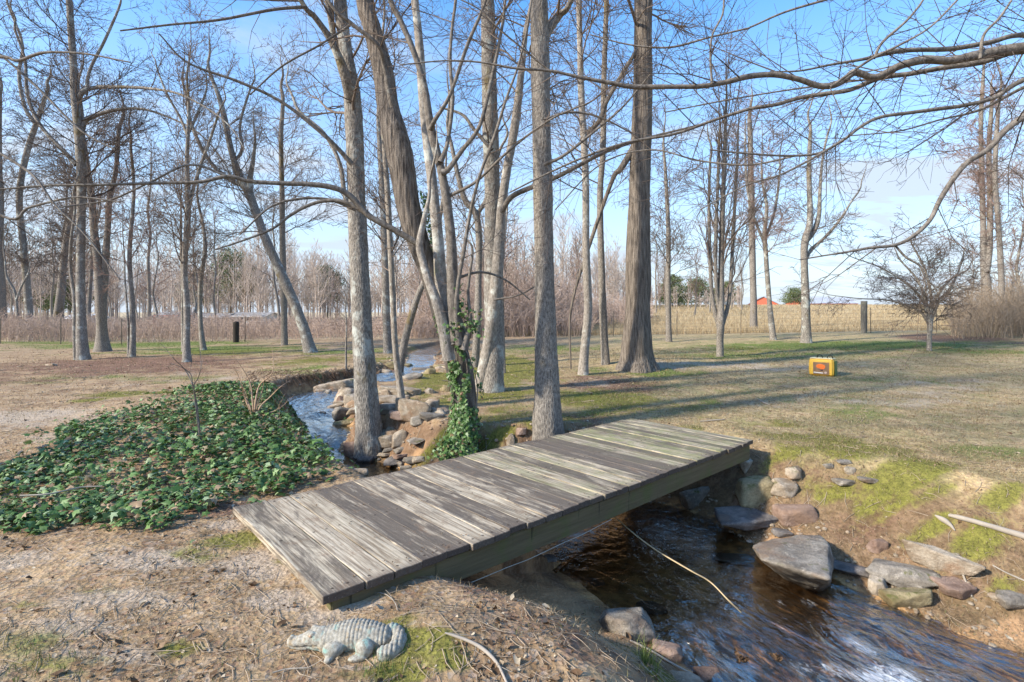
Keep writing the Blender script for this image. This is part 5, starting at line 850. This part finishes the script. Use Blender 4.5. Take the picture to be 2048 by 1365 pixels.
for i, (u, d, H, W, lb) in enumerate([(460, 80, 10.5, 8, 'rounded pine tree rising above the far brush left of the leaning tree'), (395, 88, 8, 6, 'smaller pine left of the rounded one in the far wood'), (500, 95, 10, 7, 'pine seen right behind the rounded one'), (95, 85, 7.5, 6, 'dark evergreen far off at the left of the grove'), (140, 75, 5.5, 6, 'low evergreen bush far off behind the dark leaning trunk'), (1590, 125, 3.8, 7, 'round green tree beside the red barn'), (1010, 85, 8, 5, 'evergreen far behind the trunk with the pale stem'), (655, 90, 9, 6, 'evergreen far behind the tall grey trunk'), (1345, 95, 5.5, 6, 'dark cedar at the edge of the far field, left one'), (1395, 100, 5.0, 7, 'dark cedar at the edge of the far field, right one'), (1450, 105, 4.5, 6, 'low cedar behind the narrow upright tree')]): pine(u, d, H, W, lb, 700+i, .15 if u > 1300 else .35)
# the far wood that reads as one mass
def far_wood():
    r = random.Random(8); polys = []; spec = []
    for _ in range(640): u = r.uniform(-150, 1480); d = r.uniform(85, 125) if u > 1150 else r.uniform(68, 110); spec.append((u, d))
    X = np.array([(u-CU)/F*d for u, d in spec]); Y = np.array([d for u, d in spec]); Z = height(X, Y)
    for x, y, z, (u, d) in zip(X, Y, Z, spec):
        H = r.uniform(7.5, 14)*(.75 + .5*float(vnoise(np.array([x*.08]), np.array([3.])))) ; H *= .45 if u > 1250 else 1
        if u > 1380: H *= .7
        polys.append((np.array([[x, y, z-.2], [x+r.gauss(0,.2), y, z+H*.5], [x+r.gauss(0,.4), y, z+H]]), np.array([.09, .06, .02])))
        for _ in range(26):
            q = r.uniform(.12, 1); L = H*.24*(1.25-q)*r.uniform(.5, 1.2); a = r.uniform(0, 6.28); b = np.array([x, y, z+H*q]); c_ = b + np.array([math.cos(a)*L*.5, math.sin(a)*L*.5, L*.6]); e_ = c_ + np.array([math.cos(a)*L*.4, math.sin(a)*L*.4, L*.7]); polys.append((np.array([b, c_, e_]), np.array([.035, .026, .018])))
            for _ in range(2): a2 = r.uniform(0, 6.28); f_ = c_ + np.array([math.cos(a2)*L*.4, math.sin(a2)*L*.4, L*.4]); polys.append((np.array([c_, (c_+f_)/2 + [0, 0, .05], f_]), np.array([.022, .019, .015])))
    return tag(link('far_woodland', tubes_mesh('far_woodland', polys, 3, M['far_twig'])), kind='stuff', label='hazy brown band of leafless woodland on the skyline', cat='woodland')
far_wood()

# ------------------------------------------------------------------ fences
M['post_wood'] = bark_mat('post_wood', (0.09, 0.08, 0.065), (0.26, 0.24, 0.20), (0.22, 0.24, 0.15), (0.13, 0.12, 0.06), 30, .55, .6, .1, .006); M['post_dark'] = bark_mat('post_dark', (0.03, 0.026, 0.022), (0.085, 0.07, 0.06), (0.12, 0.11, 0.09), (0.06, 0.05, 0.03), 30, .62, .66, .1, .006)
M['wire'] = flat('rusty_wire', (.16, .13, .11), .6, .4); M['tpost'] = flat('metal_post', (.10, .085, .06), .6, .4, .3)
def fence(label, a, b, posts, thick, dark):
    a = np.array(a, float); b = np.array(b, float); L = np.linalg.norm(b-a); n = int(L/1.0); q = np.linspace(0, 1, n+1); X = a[0]+(b[0]-a[0])*q; Y = a[1]+(b[1]-a[1])*q; Z = height(X, Y); o = empty('wire_fence', (a[0], a[1], float(Z[0])), label, 'fence'); org = np.array([a[0], a[1], float(Z[0])])
    polys = [(np.stack([X, Y, Z + h], 1) - org, np.full(n+1, .004)) for h in (.08, .2, .32, .46, .62, .8, 1.0, 1.18)]
    m_ = int(L/.45); q2 = np.linspace(0, 1, m_); X2 = a[0]+(b[0]-a[0])*q2; Y2 = a[1]+(b[1]-a[1])*q2; Z2 = height(X2, Y2); polys2 = [(np.array([[x, y, z+.08], [x, y, z+1.0]]) - org, np.full(2, .0035)) for x, y, z in zip(X2, Y2, Z2)]
    V1, F1 = tubes_np(polys, 3); V2, F2 = tubes_np(polys2, 3); link('wire_mesh', mesh_np('wire_mesh', np.vstack([V1, V2]), [np.vstack([F1, F2 + len(V1)])], [M['wire']]), o)
    for t in np.arange(.5, n, 3.2)/n:
        x, y = a + (b-a)*t; z = hz1(x, y); me = tubes_mesh('post', [(np.array([[0, 0, -.2], [0, 0, .7], [.01, 0, 1.3]]), np.array([.02, .02, .02]))], 6, M['tpost']); link('post', me, o, tuple(np.array([x, y, z]) - org))
    for (x, y, h, r) in posts:
        z = hz1(x, y); me = trunk_mesh('post', np.array([[0, 0, -.2], [0, 0, h*.5], [0, 0, h-.02], [0, 0, h], [0, 0, h+.004]]), np.array([r, r, r*.98, r*.95, r*.05]), M['post_dark' if dark else 'post_wood'], .08, 14, 0, .03, 0, 3); p_ = link('post', me, o, tuple(np.array([x, y, z]) - org)); p_['label'] = thick
pw = P(1728, 667, 27.0); fence('wire mesh fence with a stout weathered wooden post between the lawn and the hayfield', (1.5, 27.6), (34, 26.4), [(pw[0], 27.0, 1.62, .14)], 'stout grey wooden post', False)
pd = P(472, 685, 26.5); fence('wire fence with a thick dark post along the brush on the left', (-30, 27.4), (-4.9, 26.3), [(pd[0], 26.5, 1.05, .14)], 'thick dark post', True)

# ------------------------------------------------------------------ farm buildings far off
def barn(name, label, u0, u1, vb, vt, d, depth, wall, roof, eave=.5, n_dark=0, posts=0):
    x0, x1 = (u0-CU)/F*d, (u1-CU)/F*d; xc = (x0+x1)/2; zb = CZ - (vb-HV)/F*d; zt = CZ - (vt-HV)/F*d; W = x1 - x0; H = zt - zb; o = empty(name, (xc, d, zb), label, 'building'); e = H*eave
    V = [(-W/2, 0, -3), (W/2, 0, -3), (W/2, depth, -3), (-W/2, depth, -3), (-W/2, 0, e), (W/2, 0, e), (W/2, depth, e), (-W/2, depth, e), (-W/2, depth/2, H-.1), (W/2, depth/2, H-.1)]
    me = bpy.data.meshes.new('wall'); me.from_pydata(V, [], [(0, 1, 5, 4), (2, 3, 7, 6), (0, 4, 8, 7, 3), (1, 2, 6, 9, 5)]); me.materials.append(wall); link('wall', me, o)
    q = .4; R_ = [(-W/2-q, -q, e-.15), (W/2+q, -q, e-.15), (W/2+q, depth/2, H), (-W/2-q, depth/2, H), (-W/2-q, depth+q, e-.15), (W/2+q, depth+q, e-.15)]; bm = bmesh.new(); vs = [bm.verts.new(p) for p in R_]; bm.faces.new([vs[0], vs[1], vs[2], vs[3]]); bm.faces.new([vs[3], vs[2], vs[5], vs[4]]); bmesh.ops.solidify(bm, geom=bm.faces[:], thickness=.15); me = bpy.data.meshes.new('roof'); bm.to_mesh(me); bm.free(); me.materials.append(roof); link('roof', me, o)
    dk = flat('opening_eave_shade', (.03, .03, .035));  # near-black panels: shed windows, and painted eave shade on the long building
    for k in range(n_dark):
        bm = bmesh.new(); bmesh.ops.create_cube(bm, size=1); [setattr(v, 'co', Vector((v.co.x*W/n_dark*.5, v.co.y*.1, v.co.z*e*.5))) for v in bm.verts]; me = bpy.data.meshes.new('window_eave_shade'); bm.to_mesh(me); bm.free(); me.materials.append(dk); link('window_eave_shade', me, o, (-W/2 + W*(k+.5)/n_dark, -.03, e*.45))
    return o
M['barn_red'] = flat('red_boards', (.50, .13, .075), var=.15); M['roof_white'] = flat('white_metal_roof', (.75, .76, .78), .4, .5); M['roof_pale'] = flat('pale_roof', (.48, .45, .42)); M['wall_white'] = flat('white_wall', (.6, .58, .54))
b1 = barn('farm_barn', 'small red gabled barn on the crest of the field', 1540, 1570, 617, 594, 175, 9, M['barn_red'], M['roof_pale'], .35); b1.rotation_euler = (0, 0, math.radians(70))
barn('poultry_house', 'long low building with a white metal roof on the crest of the field', 1606, 1716, 615, 594, 190, 12, M['barn_red'], M['roof_white'], .4, 8)  # the row of dark panels stands in for shadow under the eaves
barn('white_shed', 'low white building glimpsed behind the straight smooth tree of the left grove', 388, 440, 643, 627, 62, 5, M['wall_white'], M['roof_pale'], .6, 3)
barn('white_shed', 'low white building glimpsed just left of the leaning tree', 456, 524, 643, 625, 63, 5, M['wall_white'], M['roof_pale'], .6, 4)
barn('red_shed', 'low red building glimpsed left of the white one through the trunks', 306, 372, 642, 624, 64, 5, M['barn_red'], M['roof_pale'], .6, 3)
barn('pale_shed', 'low pale roofed building far off at left behind the forked tree', 120, 160, 644, 628, 66, 5, M['wall_white'], M['roof_white'], .5, 2)

# ------------------------------------------------------------------ concrete alligator ornament
def alligator():
    bm = bmesh.new()
    def ell(c, s, rz=0, ry=0, sub=4):
        mt = Matrix.Translation(c) @ Matrix.Rotation(rz, 4, 'Z') @ Matrix.Rotation(ry, 4, 'Y') @ Matrix.Diagonal((*s, 1)); bmesh.ops.create_icosphere(bm, subdivisions=sub, radius=1, matrix=mt)
    # body spine along x: snout at -x
    for i in range(17):
        t = i/16; x = -.095 + .27*t; r = .062 + .014*math.sin(t*math.pi); ell((x, .012*math.sin(t*3), r*.72), (.05, r*1.0, r*.95), sub=3)
    ell((-.125, 0, .062), (.062, .050, .046)); ell((-.165, 0, .056), (.055, .043, .038)); ell((-.205, 0, .046), (.05, .035, .029)); ell((-.245, 0, .040), (.040, .031, .025)); ell((-.268, 0, .041), (.024, .027, .025))
    ell((-.20, 0, .022), (.085, .034, .015)); ell((-.13, 0, .028), (.06, .045, .024))
    for s in (-1, 1): ell((-.163, s*.027, .090), (.021, .014, .014), sub=3); ell((-.272, s*.012, .062), (.009, .008, .006), sub=3)
    # curled tail coming round to the front
    for i in range(22):
        t = i/21; a = math.radians(75 - 165*t); cx, cy = .20, -.035; R = .062; r = .050*(1 - .28*t); ell((cx + R*math.cos(a)*1.0, cy + R*math.sin(a)*1.15, r*.95), (r*.8, r*.8, r), sub=3)
    # legs, thigh and foot on the near side, feet on the far one
    ell((-.045, -.068, .040), (.052, .036, .036), .2); ell((-.055, -.098, .016), (.022, .040, .015), -.2); ell((.105, -.075, .046), (.044, .038, .044)); ell((.080, -.105, .018), (.046, .022, .017), .2)
    ell((-.03, .07, .03), (.045, .03, .03)); ell((.10, .08, .035), (.045, .03, .034))
    me = bpy.data.meshes.new('tmp'); bm.to_mesh(me); bm.free(); ob = bpy.data.objects.new('tmp', me); COL.objects.link(ob)
    md = ob.modifiers.new('r', 'REMESH'); md.mode = 'VOXEL'; md.voxel_size = .0034; md.use_smooth_shade = True; sm = ob.modifiers.new('s', 'SMOOTH'); sm.iterations = 5; sm.factor = .5
    dg = bpy.context.evaluated_depsgraph_get(); m2 = bpy.data.meshes.new_from_object(ob.evaluated_get(dg)); bpy.data.objects.remove(ob); n = len(m2.vertices); V = np.empty(n*3); m2.vertices.foreach_get('co', V); V = V.reshape(-1, 3); Nn = np.empty(n*3); m2.vertices.foreach_get('normal', Nn); Nn = Nn.reshape(-1, 3)
    x, y, z = V.T; back = smooth(-.125, -.09, x)*smooth(.03, .055, z + .25*np.maximum(0, -.02 - y)*0)*np.clip(Nn[:, 2]*1.3 + .5, 0, 1)
    legm = np.exp(-(((x-.105)/.045)**2 + ((y+.085)/.045)**2)) + np.exp(-(((x+.05)/.05)**2 + ((y+.085)/.045)**2)); back *= np.clip(1 - 1.6*legm, 0, 1)
    ridge = np.abs(np.cos(x*math.pi/.0195))**.6*(.45 + .55*np.abs(np.cos(y*math.pi/.026)))
    disp = .0065*back*ridge + .0015*(fbm(x*160, y*160, z*160, s=3) - .5)*2 + .003*(fbm(x*40, y*40, z*40, s=4) - .5)
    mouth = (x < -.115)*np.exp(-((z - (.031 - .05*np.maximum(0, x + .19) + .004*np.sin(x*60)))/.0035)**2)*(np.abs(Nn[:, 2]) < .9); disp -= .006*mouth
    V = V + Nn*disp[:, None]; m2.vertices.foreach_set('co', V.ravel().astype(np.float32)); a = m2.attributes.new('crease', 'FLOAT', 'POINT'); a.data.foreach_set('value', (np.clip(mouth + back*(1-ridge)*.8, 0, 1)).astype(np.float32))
    m, t, b, o = mat('painted_concrete'); g = N(t); v = g.co(); c = g.mix(g.rng(g.noise(v, 60, 5, .7), .3, .7), (.21, .19, .15), (.45, .42, .35)); teal = g.rng(g.noise(v, 15, 4, .6), .53, .66, 0, .75); c = g.mix(teal, c, g.mix(g.noise(v, 80, 3), (.10, .27, .24), (.25, .44, .38)))
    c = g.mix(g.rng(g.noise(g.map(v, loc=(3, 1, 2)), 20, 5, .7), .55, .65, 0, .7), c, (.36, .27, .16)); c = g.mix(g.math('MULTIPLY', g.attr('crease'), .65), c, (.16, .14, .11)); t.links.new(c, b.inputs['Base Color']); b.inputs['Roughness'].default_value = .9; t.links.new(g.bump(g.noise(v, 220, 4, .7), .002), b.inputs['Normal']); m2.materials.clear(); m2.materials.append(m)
    m2.polygons.foreach_set('use_smooth', np.ones(len(m2.polygons), bool)); m2.update()
    g0 = G(686, 1308); rt_ = empty('alligator_statue', (g0[0], g0[1] + .06, hz1(g0[0], g0[1] + .06) - .012), 'mossy concrete alligator ornament with teal paint lying on the near bank', 'garden ornament', rz=math.radians(2)); rt_.scale = (1.0, 1.0, .98); link('body', m2, rt_)
    for s in (-1, 1):
        V_, F_ = ICO[3]; link('eye', mesh_np('eye', V_*np.array([.0075, .004, .0075]), [F_], [flat('eye_paint', (.55, .36, .24), .5)]), rt_, (-.166, s*.039, .089))
alligator()

# ------------------------------------------------------------------ yellow shopping cooler bag on the lawn
def bag():
    g0 = G(1650, 752); d = g0[1]; s = d/F; W, D, H = 42*s, 26*s, 34*s; o = empty('cooler_bag', (g0[0], d + D*.3, g0[2]), 'yellow bag with an orange picture panel and two black handles standing on the lawn', 'bag', rz=math.radians(-43))
    bm = bmesh.new(); bmesh.ops.create_cube(bm, size=1); bmesh.ops.subdivide_edges(bm, edges=bm.edges[:], cuts=9, use_grid_fill=True)
    for v in bm.verts: 
        x, y, z = v.co; pf = 1 + .06*math.cos(z*math.pi)*1.0; sag = .02*math.sin(x*9 + y*5)*(z > .4); v.co = Vector((x*W*pf, y*D*pf, (z + .5 + sag)*H))
    bmesh.ops.bevel(bm, geom=[e for e in bm.edges if e.calc_face_angle(0) > .8], offset=.025, segments=3, affect='EDGES'); me = bpy.data.meshes.new('body'); bm.to_mesh(me); bm.free(); [setattr(p, 'use_smooth', True) for p in me.polygons]
    me.materials.append(flat('yellow_fabric', (.78, .46, .06), .5, .4, .12, 5)); link('body', me, o)
    def panel(name, pts, y, m, parent, th=.006):
        bm = bmesh.new(); vs = [bm.verts.new((a*W, y, b*H)) for a, b in pts]; f = bm.faces.new(vs); r_ = bmesh.ops.extrude_face_region(bm, geom=[f]); [setattr(v, 'co', v.co + Vector((0, -th, 0))) for v in r_['geom'] if isinstance(v, bmesh.types.BMVert)]; bmesh.ops.recalc_face_normals(bm, faces=bm.faces[:]); q = bpy.data.meshes.new(name); bm.to_mesh(q); bm.free(); q.materials.append(m); return link(name, q, parent)
    yf = -D/2*1.06
    pn = panel('picture_panel', [(-.33,.10),(.34,.10),(.34,.80),(-.33,.80)], yf - .001, flat('brown_print', (.23, .14, .08), .5, .3, .5, 14), o, .008)
    panel('orange_picture', [(-.20+.0, .52), (-.19,.62), (-.10,.69), (.02,.69), (.13,.66), (.19,.58), (.17,.46), (.10,.40), (.02,.38), (-.06,.44), (-.15,.46)], yf - .010, flat('orange_print', (.80, .17, .03), .5, .3, .25, 30), pn, .003)
    panel('dark_blob', [(-.02,.30), (.08,.30), (.10,.38), (0,.38)], yf - .010, flat('dark_print', (.05, .03, .03)), pn, .002); panel('white_strip', [(-.31,.17), (.09,.15), (.09,.20), (-.31,.22)], yf - .010, flat('white_print', (.75, .73, .68)), pn, .003)
    panel('round_mark', [(.20+.055*math.cos(a*.5236), .21+.06*math.sin(a*.5236)) for a in range(12)], yf - .010, flat('pale_print', (.55, .42, .36)), pn, .003)
    bm = bmesh.new(); xx = W/2*1.06; vs = [bm.verts.new(p) for p in ((xx+.004, -D*.30, .04*H), (xx+.004, D*.42, .04*H), (xx+.004, D*.42, .88*H), (xx+.004, -D*.30, .88*H))]; f = bm.faces.new(vs); r_ = bmesh.ops.extrude_face_region(bm, geom=[f]); [setattr(v, 'co', v.co + Vector((.01, 0, 0))) for v in r_['geom'] if isinstance(v, bmesh.types.BMVert)]; me = bpy.data.meshes.new('side_panel'); bm.to_mesh(me); bm.free(); me.materials.append(flat('green_fabric', (.10, .17, .05), .5, .4, .4, 10)); link('side_panel', me, o)
    bm = bmesh.new(); bmesh.ops.create_cube(bm, size=1); [setattr(v, 'co', Vector((v.co.x*W*1.0, v.co.y*D*1.0, v.co.z*.02))) for v in bm.verts]; bmesh.ops.bevel(bm, geom=bm.edges[:], offset=.008, segments=2, affect='EDGES'); me = bpy.data.meshes.new('lid'); bm.to_mesh(me); bm.free(); me.materials.append(flat('cream_fabric', (.80, .66, .36), .5, .4, .1)); link('lid', me, o, (0, 0, H*1.0 + .005))
    for (x, y) in ((-.10*W, -.18*D), (.34*W, -.25*D)):
        pts = np.array([[math.cos(a)*.06, 0, math.sin(a)*.085] for a in np.linspace(0, math.pi, 12)]); link('handle', tubes_mesh('handle', [(pts, np.full(12, .011))], 8, flat('black_strap', (.015, .015, .015), .6)), o, (x, y, H + .01))
bag()

# ------------------------------------------------------------------ sticks, sprigs and stalks
def stick(name, label, px, m, cat='stick', z=None, kids=0, seed=0, lift=.01, zs=None):
    P_ = []; R_ = []
    for i, (u, v, w_) in enumerate(px):
        if zs is not None: d = (CZ - zs[i])*F/(v - HV); p = np.array([(u-CU)/F*d, d, zs[i]])
        else: p = G(u, v) + np.array([0, 0, lift])
        P_.append(p); R_.append(w_/2/F*p[1])
    P_ = np.array(P_); R_ = np.array(R_); P_[:, 2] += R_*.6; p, r = resample(P_, R_, .02); V, Fq = tubes_np([(p, r)], 9); n = len(p); k = 1 + .22*(fbm(V[:, 0]*14, V[:, 1]*14, V[:, 2]*14 + seed, s=seed) - .5)*2; c = np.repeat(p, 9, 0); V = c + (V-c)*k[:, None]; vs = [V]; fs = [Fq]; rr = random.Random(seed); out = {}
    if kids: limbs_on(p, r, rr, out, dict(seg=(.03, .03), wander=(.25, .25), up=(0, 0), kids=(6, 0), len=(.2, .08), tip=.0012, flat=.8), kids, -9, .16, (25, 60), 1, .5)
    for s, L in out.items(): a, b_ = tubes_np(L, s); vs.append(a); fs.append(b_ + sum(map(len, vs[:-1])))
    me = mesh_np(name, np.vstack(vs), [np.vstack(fs)], [m]); return tag(link(name, local(me, tuple(P_[0])), None, tuple(P_[0])), label, cat)
M['pale_stick'] = flat('bleached_stick', (.33, .285, .23), .8, .2, .35, 12); M['reed'] = flat('reed', (.48, .36, .20), .6, .3, .2)
stick('fallen_branch', 'thick bleached branch lying on the mossy right bank at the picture edge', [(1898,1036,6),(1925,1043,10),(1960,1052,10),(2000,1064,11),(2048,1080,13),(2110,1100,16)], M['pale_stick'], 'branch', kids=2, seed=2)
stick('wood_chip', 'short pale splinter of wood left of the thick bleached branch', [(1870,1034,3),(1885,1045,11),(1900,1055,8),(1910,1066,2)], M['pale_stick'], 'wood', seed=3)
stick('fallen_branch', 'slender grey branch curving down the near bank right of the alligator', [(890,1272,3),(920,1282,6),(950,1295,7),(975,1312,7),(995,1335,6),(1010,1365,5),(1020,1390,6)], M['pale_stick'], 'branch', kids=5, seed=4)
stick('fallen_twig', 'thin twig lying over the leaves in front of the alligator', [(545,1352,3),(570,1345,3),(600,1343,3),(615,1342,2)], M['pale_stick'], 'twig', seed=5, kids=2)
stick('fallen_twig', 'thin twig behind the right end of the alligator, running to the bridge foot', [(795,1225,2),(790,1210,2),(775,1195,2),(760,1190,2)], M['pale_stick'], 'twig', seed=6, kids=2)
stick('fallen_twig', 'pale twig near the right edge below the thick branch', [(1985,1135,3),(2010,1148,3),(2035,1160,4),(2060,1170,3)], M['pale_stick'], 'twig', seed=7, kids=2)
stick('fallen_twig', 'upright pale twig leaning beside the long diagonal stone', [(1922,1145,4),(1932,1170,4),(1944,1198,4)], M['pale_stick'], 'twig', seed=8, kids=1)
stick('fallen_twig', 'thin line of a dead cane across the ivy near the left edge', [(40,1022,3),(100,1018,3),(160,1004,3),(205,1001,2)], M['pale_stick'], 'twig', seed=9, lift=.12)
stick('fallen_twig', 'small forked twig on the lawn between the mound and the bag', [(1515,800,2),(1528,808,3),(1540,812,2)], M['pale_stick'], 'twig', seed=10, kids=3)
stick('fallen_twig', 'twig lying on the lawn just above the far end of the bridge', [(1400,845,2),(1430,843,3),(1450,841,2)], M['pale_stick'], 'twig', seed=11, kids=2)
stick('long_reed', 'long thin reed arching from under the bridge into the rushing water', [(1225,1030,2),(1260,1062,2.2),(1310,1100,2.6),(1380,1142,3),(1420,1165,3),(1455,1200,3),(1482,1226,2.4)], M['reed'], 'reed', zs=[-.32, -.38, -.46, -.54, -.62, -.70, -.80])
stick('fallen_twig', 'long thin branch along the water edge beside the dark grey boulder', [(1260,1285,3),(1300,1305,4),(1350,1335,4),(1400,1360,3)], M['pale_stick'], 'twig', seed=12, kids=3)
for i, (u, v, lb) in enumerate([(1480,1320,'clump of wet leaves caught in the water near the bottom edge, left one'), (1548,1318,'clump of wet leaves caught in the water near the bottom edge, right one')]):
    d = (CZ+.88)*F/(v-HV); n = 22; c = np.array([(u-CU)/F*d, d, -.86]); C_ = c + RS.normal(size=(n, 3))*[.022, .022, .010]; q = RS.normal(size=(n, 3)) + [0, 0, 1.5]; q /= np.linalg.norm(q, axis=1)[:, None]
    tag(link('leaf_clump', local(leaf_cloud('leaf_clump', C_, q, RS.uniform(.025, .05, n), RS.rand(n)*.4, M['dead_leaf'], 'dead', seed=i), tuple(c)), None, tuple(c)), lb, 'leaves')
def sprig(name, label, u, v, m, arms, rmin=.003, cat='shrub', seed=0, kids=2.5):
    g0 = G(u, v); o = empty(name, tuple(g0), label, cat); rr = random.Random(seed); out = {}; d = g0[1]
    for px, w_ in arms:
        p = [g0 - [0, 0, .03]] + [P(a, b, d + .05*i*(1 if i % 2 else -1)) for i, (a, b) in enumerate(px)]; r_ = np.linspace(w_/2/F*d, rmin*.5, len(p)); p, r_ = resample(np.array(p), r_, .04); out.setdefault(5, []).append((p, r_))
        limbs_on(p, r_, rr, out, dict(seg=(.06, .05), wander=(.16, .2), up=(.03, .02), kids=(kids, 0), len=(.3, .15), tip=rmin*.4, flat=.3), max(2, int(len(px)*1.6)), g0[2]+.12, .35, (25, 50), 1, .6)
    link('stems', local(tubes_mesh('stems', out, 5, m), g0), o); return o
sprig('bare_shrub', 'bare tan shrub fanning out of the top of the ivy mound', 508, 842, M['reed'] if 0 else flat('tan_shrub', (.40, .27, .18), .8, .2, .3), [([(505,800),(498,760),(470,715)], 5), ([(512,800),(520,770),(545,745),(545,700)], 6), ([(500,815),(488,790),(482,765),(478,740)], 5), ([(520,815),(540,795),(560,775),(582,760)], 5), ([(515,810),(525,780),(530,750)], 4), ([(500,820),(490,800),(485,770)], 4), ([(530,830),(550,822),(560,815)], 3), ([(495,810),(480,760),(465,730)], 3)], seed=3)
sprig('sapling', 'thin bare sapling standing in the middle of the ivy', 401, 888, M['bark_limb'], [([(398,850),(392,800),(384,768),(370,740),(345,715),(326,690)], 4), ([(388,780),(395,760),(402,735),(400,705),(397,690)], 2.5), ([(386,772),(378,745),(350,730),(336,728)], 2.5)], seed=4, cat='sapling')
def clump(label, u, v, n, h, m, seed, r=.03, name='grass_tuft', lean=.5):
    g0 = G(u, v); R_ = np.random.RandomState(seed); x = g0[0] + R_.normal(size=n)*r; y = g0[1] + R_.normal(size=n)*r; ob = blades(name, x, y, R_.uniform(.5, 1, n)*h, np.full(n, .004), m, label, 'grass tuft', seed, lean); del ob['kind']; ob.data.transform(Matrix.Translation(-Vector(g0))); ob.location = g0
clump('tall green grass tuft beside the dark grey boulder on the near bank', 1296, 1332, 55, .20, M['green_grass'], 1)
clump('green grass tuft in the ivy at the left edge', 15, 1030, 60, .20, M['green_grass'], 2, .07); clump('loose green grass tuft in the ivy near its front edge', 170, 980, 50, .24, M['green_grass'], 3, .06); clump('fine green grass growing in front of the alligator', 760, 1340, 70, .07, M['green_grass'], 4, .05); clump('fine green grass tuft in the bottom left corner', 60, 1340, 60, .06, M['green_grass'], 5, .1); clump('little green tuft on the lawn behind the bag', 1715, 715, 40, .12, M['green_grass'], 6, .12)
# exposed roots hanging in the undercut bend
def roots():
    r = random.Random(9); polys = []
    for k in range(420):
        t = r.random(); u = 500 + 215*t; q = G(u, 744 - 3*math.sin(t*3) + r.uniform(0, 20)); L = r.uniform(.1, .35); a = r.uniform(0, 6.28); p0 = q + np.array([0, -.02, r.uniform(0, .08)]); p1 = p0 + np.array([math.cos(a)*L*.4, -L*.35, -L*.2]); p2 = p1 + np.array([math.cos(a)*L*.5, -L*.1, -L*.5]); polys.append((np.array([p0, p1, p2]), np.array([.006, .005, .003])))
    return tag(link('exposed_roots', tubes_mesh('exposed_roots', polys, 4, flat('root', (.10, .065, .045), .9, .1, .4))), kind='stuff', label='tangle of dark roots hanging from the undercut bank', cat='roots')
roots()
# pebbles on the banks
n_ = 2600; i_ = RS.randint(0, len(CC), n_*3); sgn = RS.choice([-1, 1], n_*3); e_ = RS.rand(n_*3)**1.5*.7 - .08; x = CC[i_, 0] + NN[i_, 0]*sgn*(HW[i_]+e_) + RS.normal(size=n_*3)*.05; y = CC[i_, 1] + NN[i_, 1]*sgn*(HW[i_]+e_) + RS.normal(size=n_*3)*.05; k = (y > 1.6) & (y < 20) & ~((sgn < 0) & (y < 5.6) & (y > 3.2)); x, y = x[k][:n_], y[k][:n_]
V_, F_ = ICO[2]; n_ = len(x); s_ = RS.uniform(.006, .028, n_)*(.7+.06*y); nv = len(V_); dirs = V_[None]*(1 + .25*RS.normal(size=(n_, 1, 3))*np.ones((1, nv, 1)))*np.array([1, 1, .6]) ; Vp = dirs*s_[:, None, None] + np.stack([x, y, height(x, y) + s_*.1], 1)[:, None]
tag(link('pebbles', mesh_np('pebbles', Vp.reshape(-1, 3), [(F_[None] + (np.arange(n_)*nv)[:, None, None]).reshape(-1, 3)], [T_], {'waterline': np.full(n_*nv, -9.)})), kind='stuff', label='small brown pebbles along the edges of the creek', cat='pebbles')
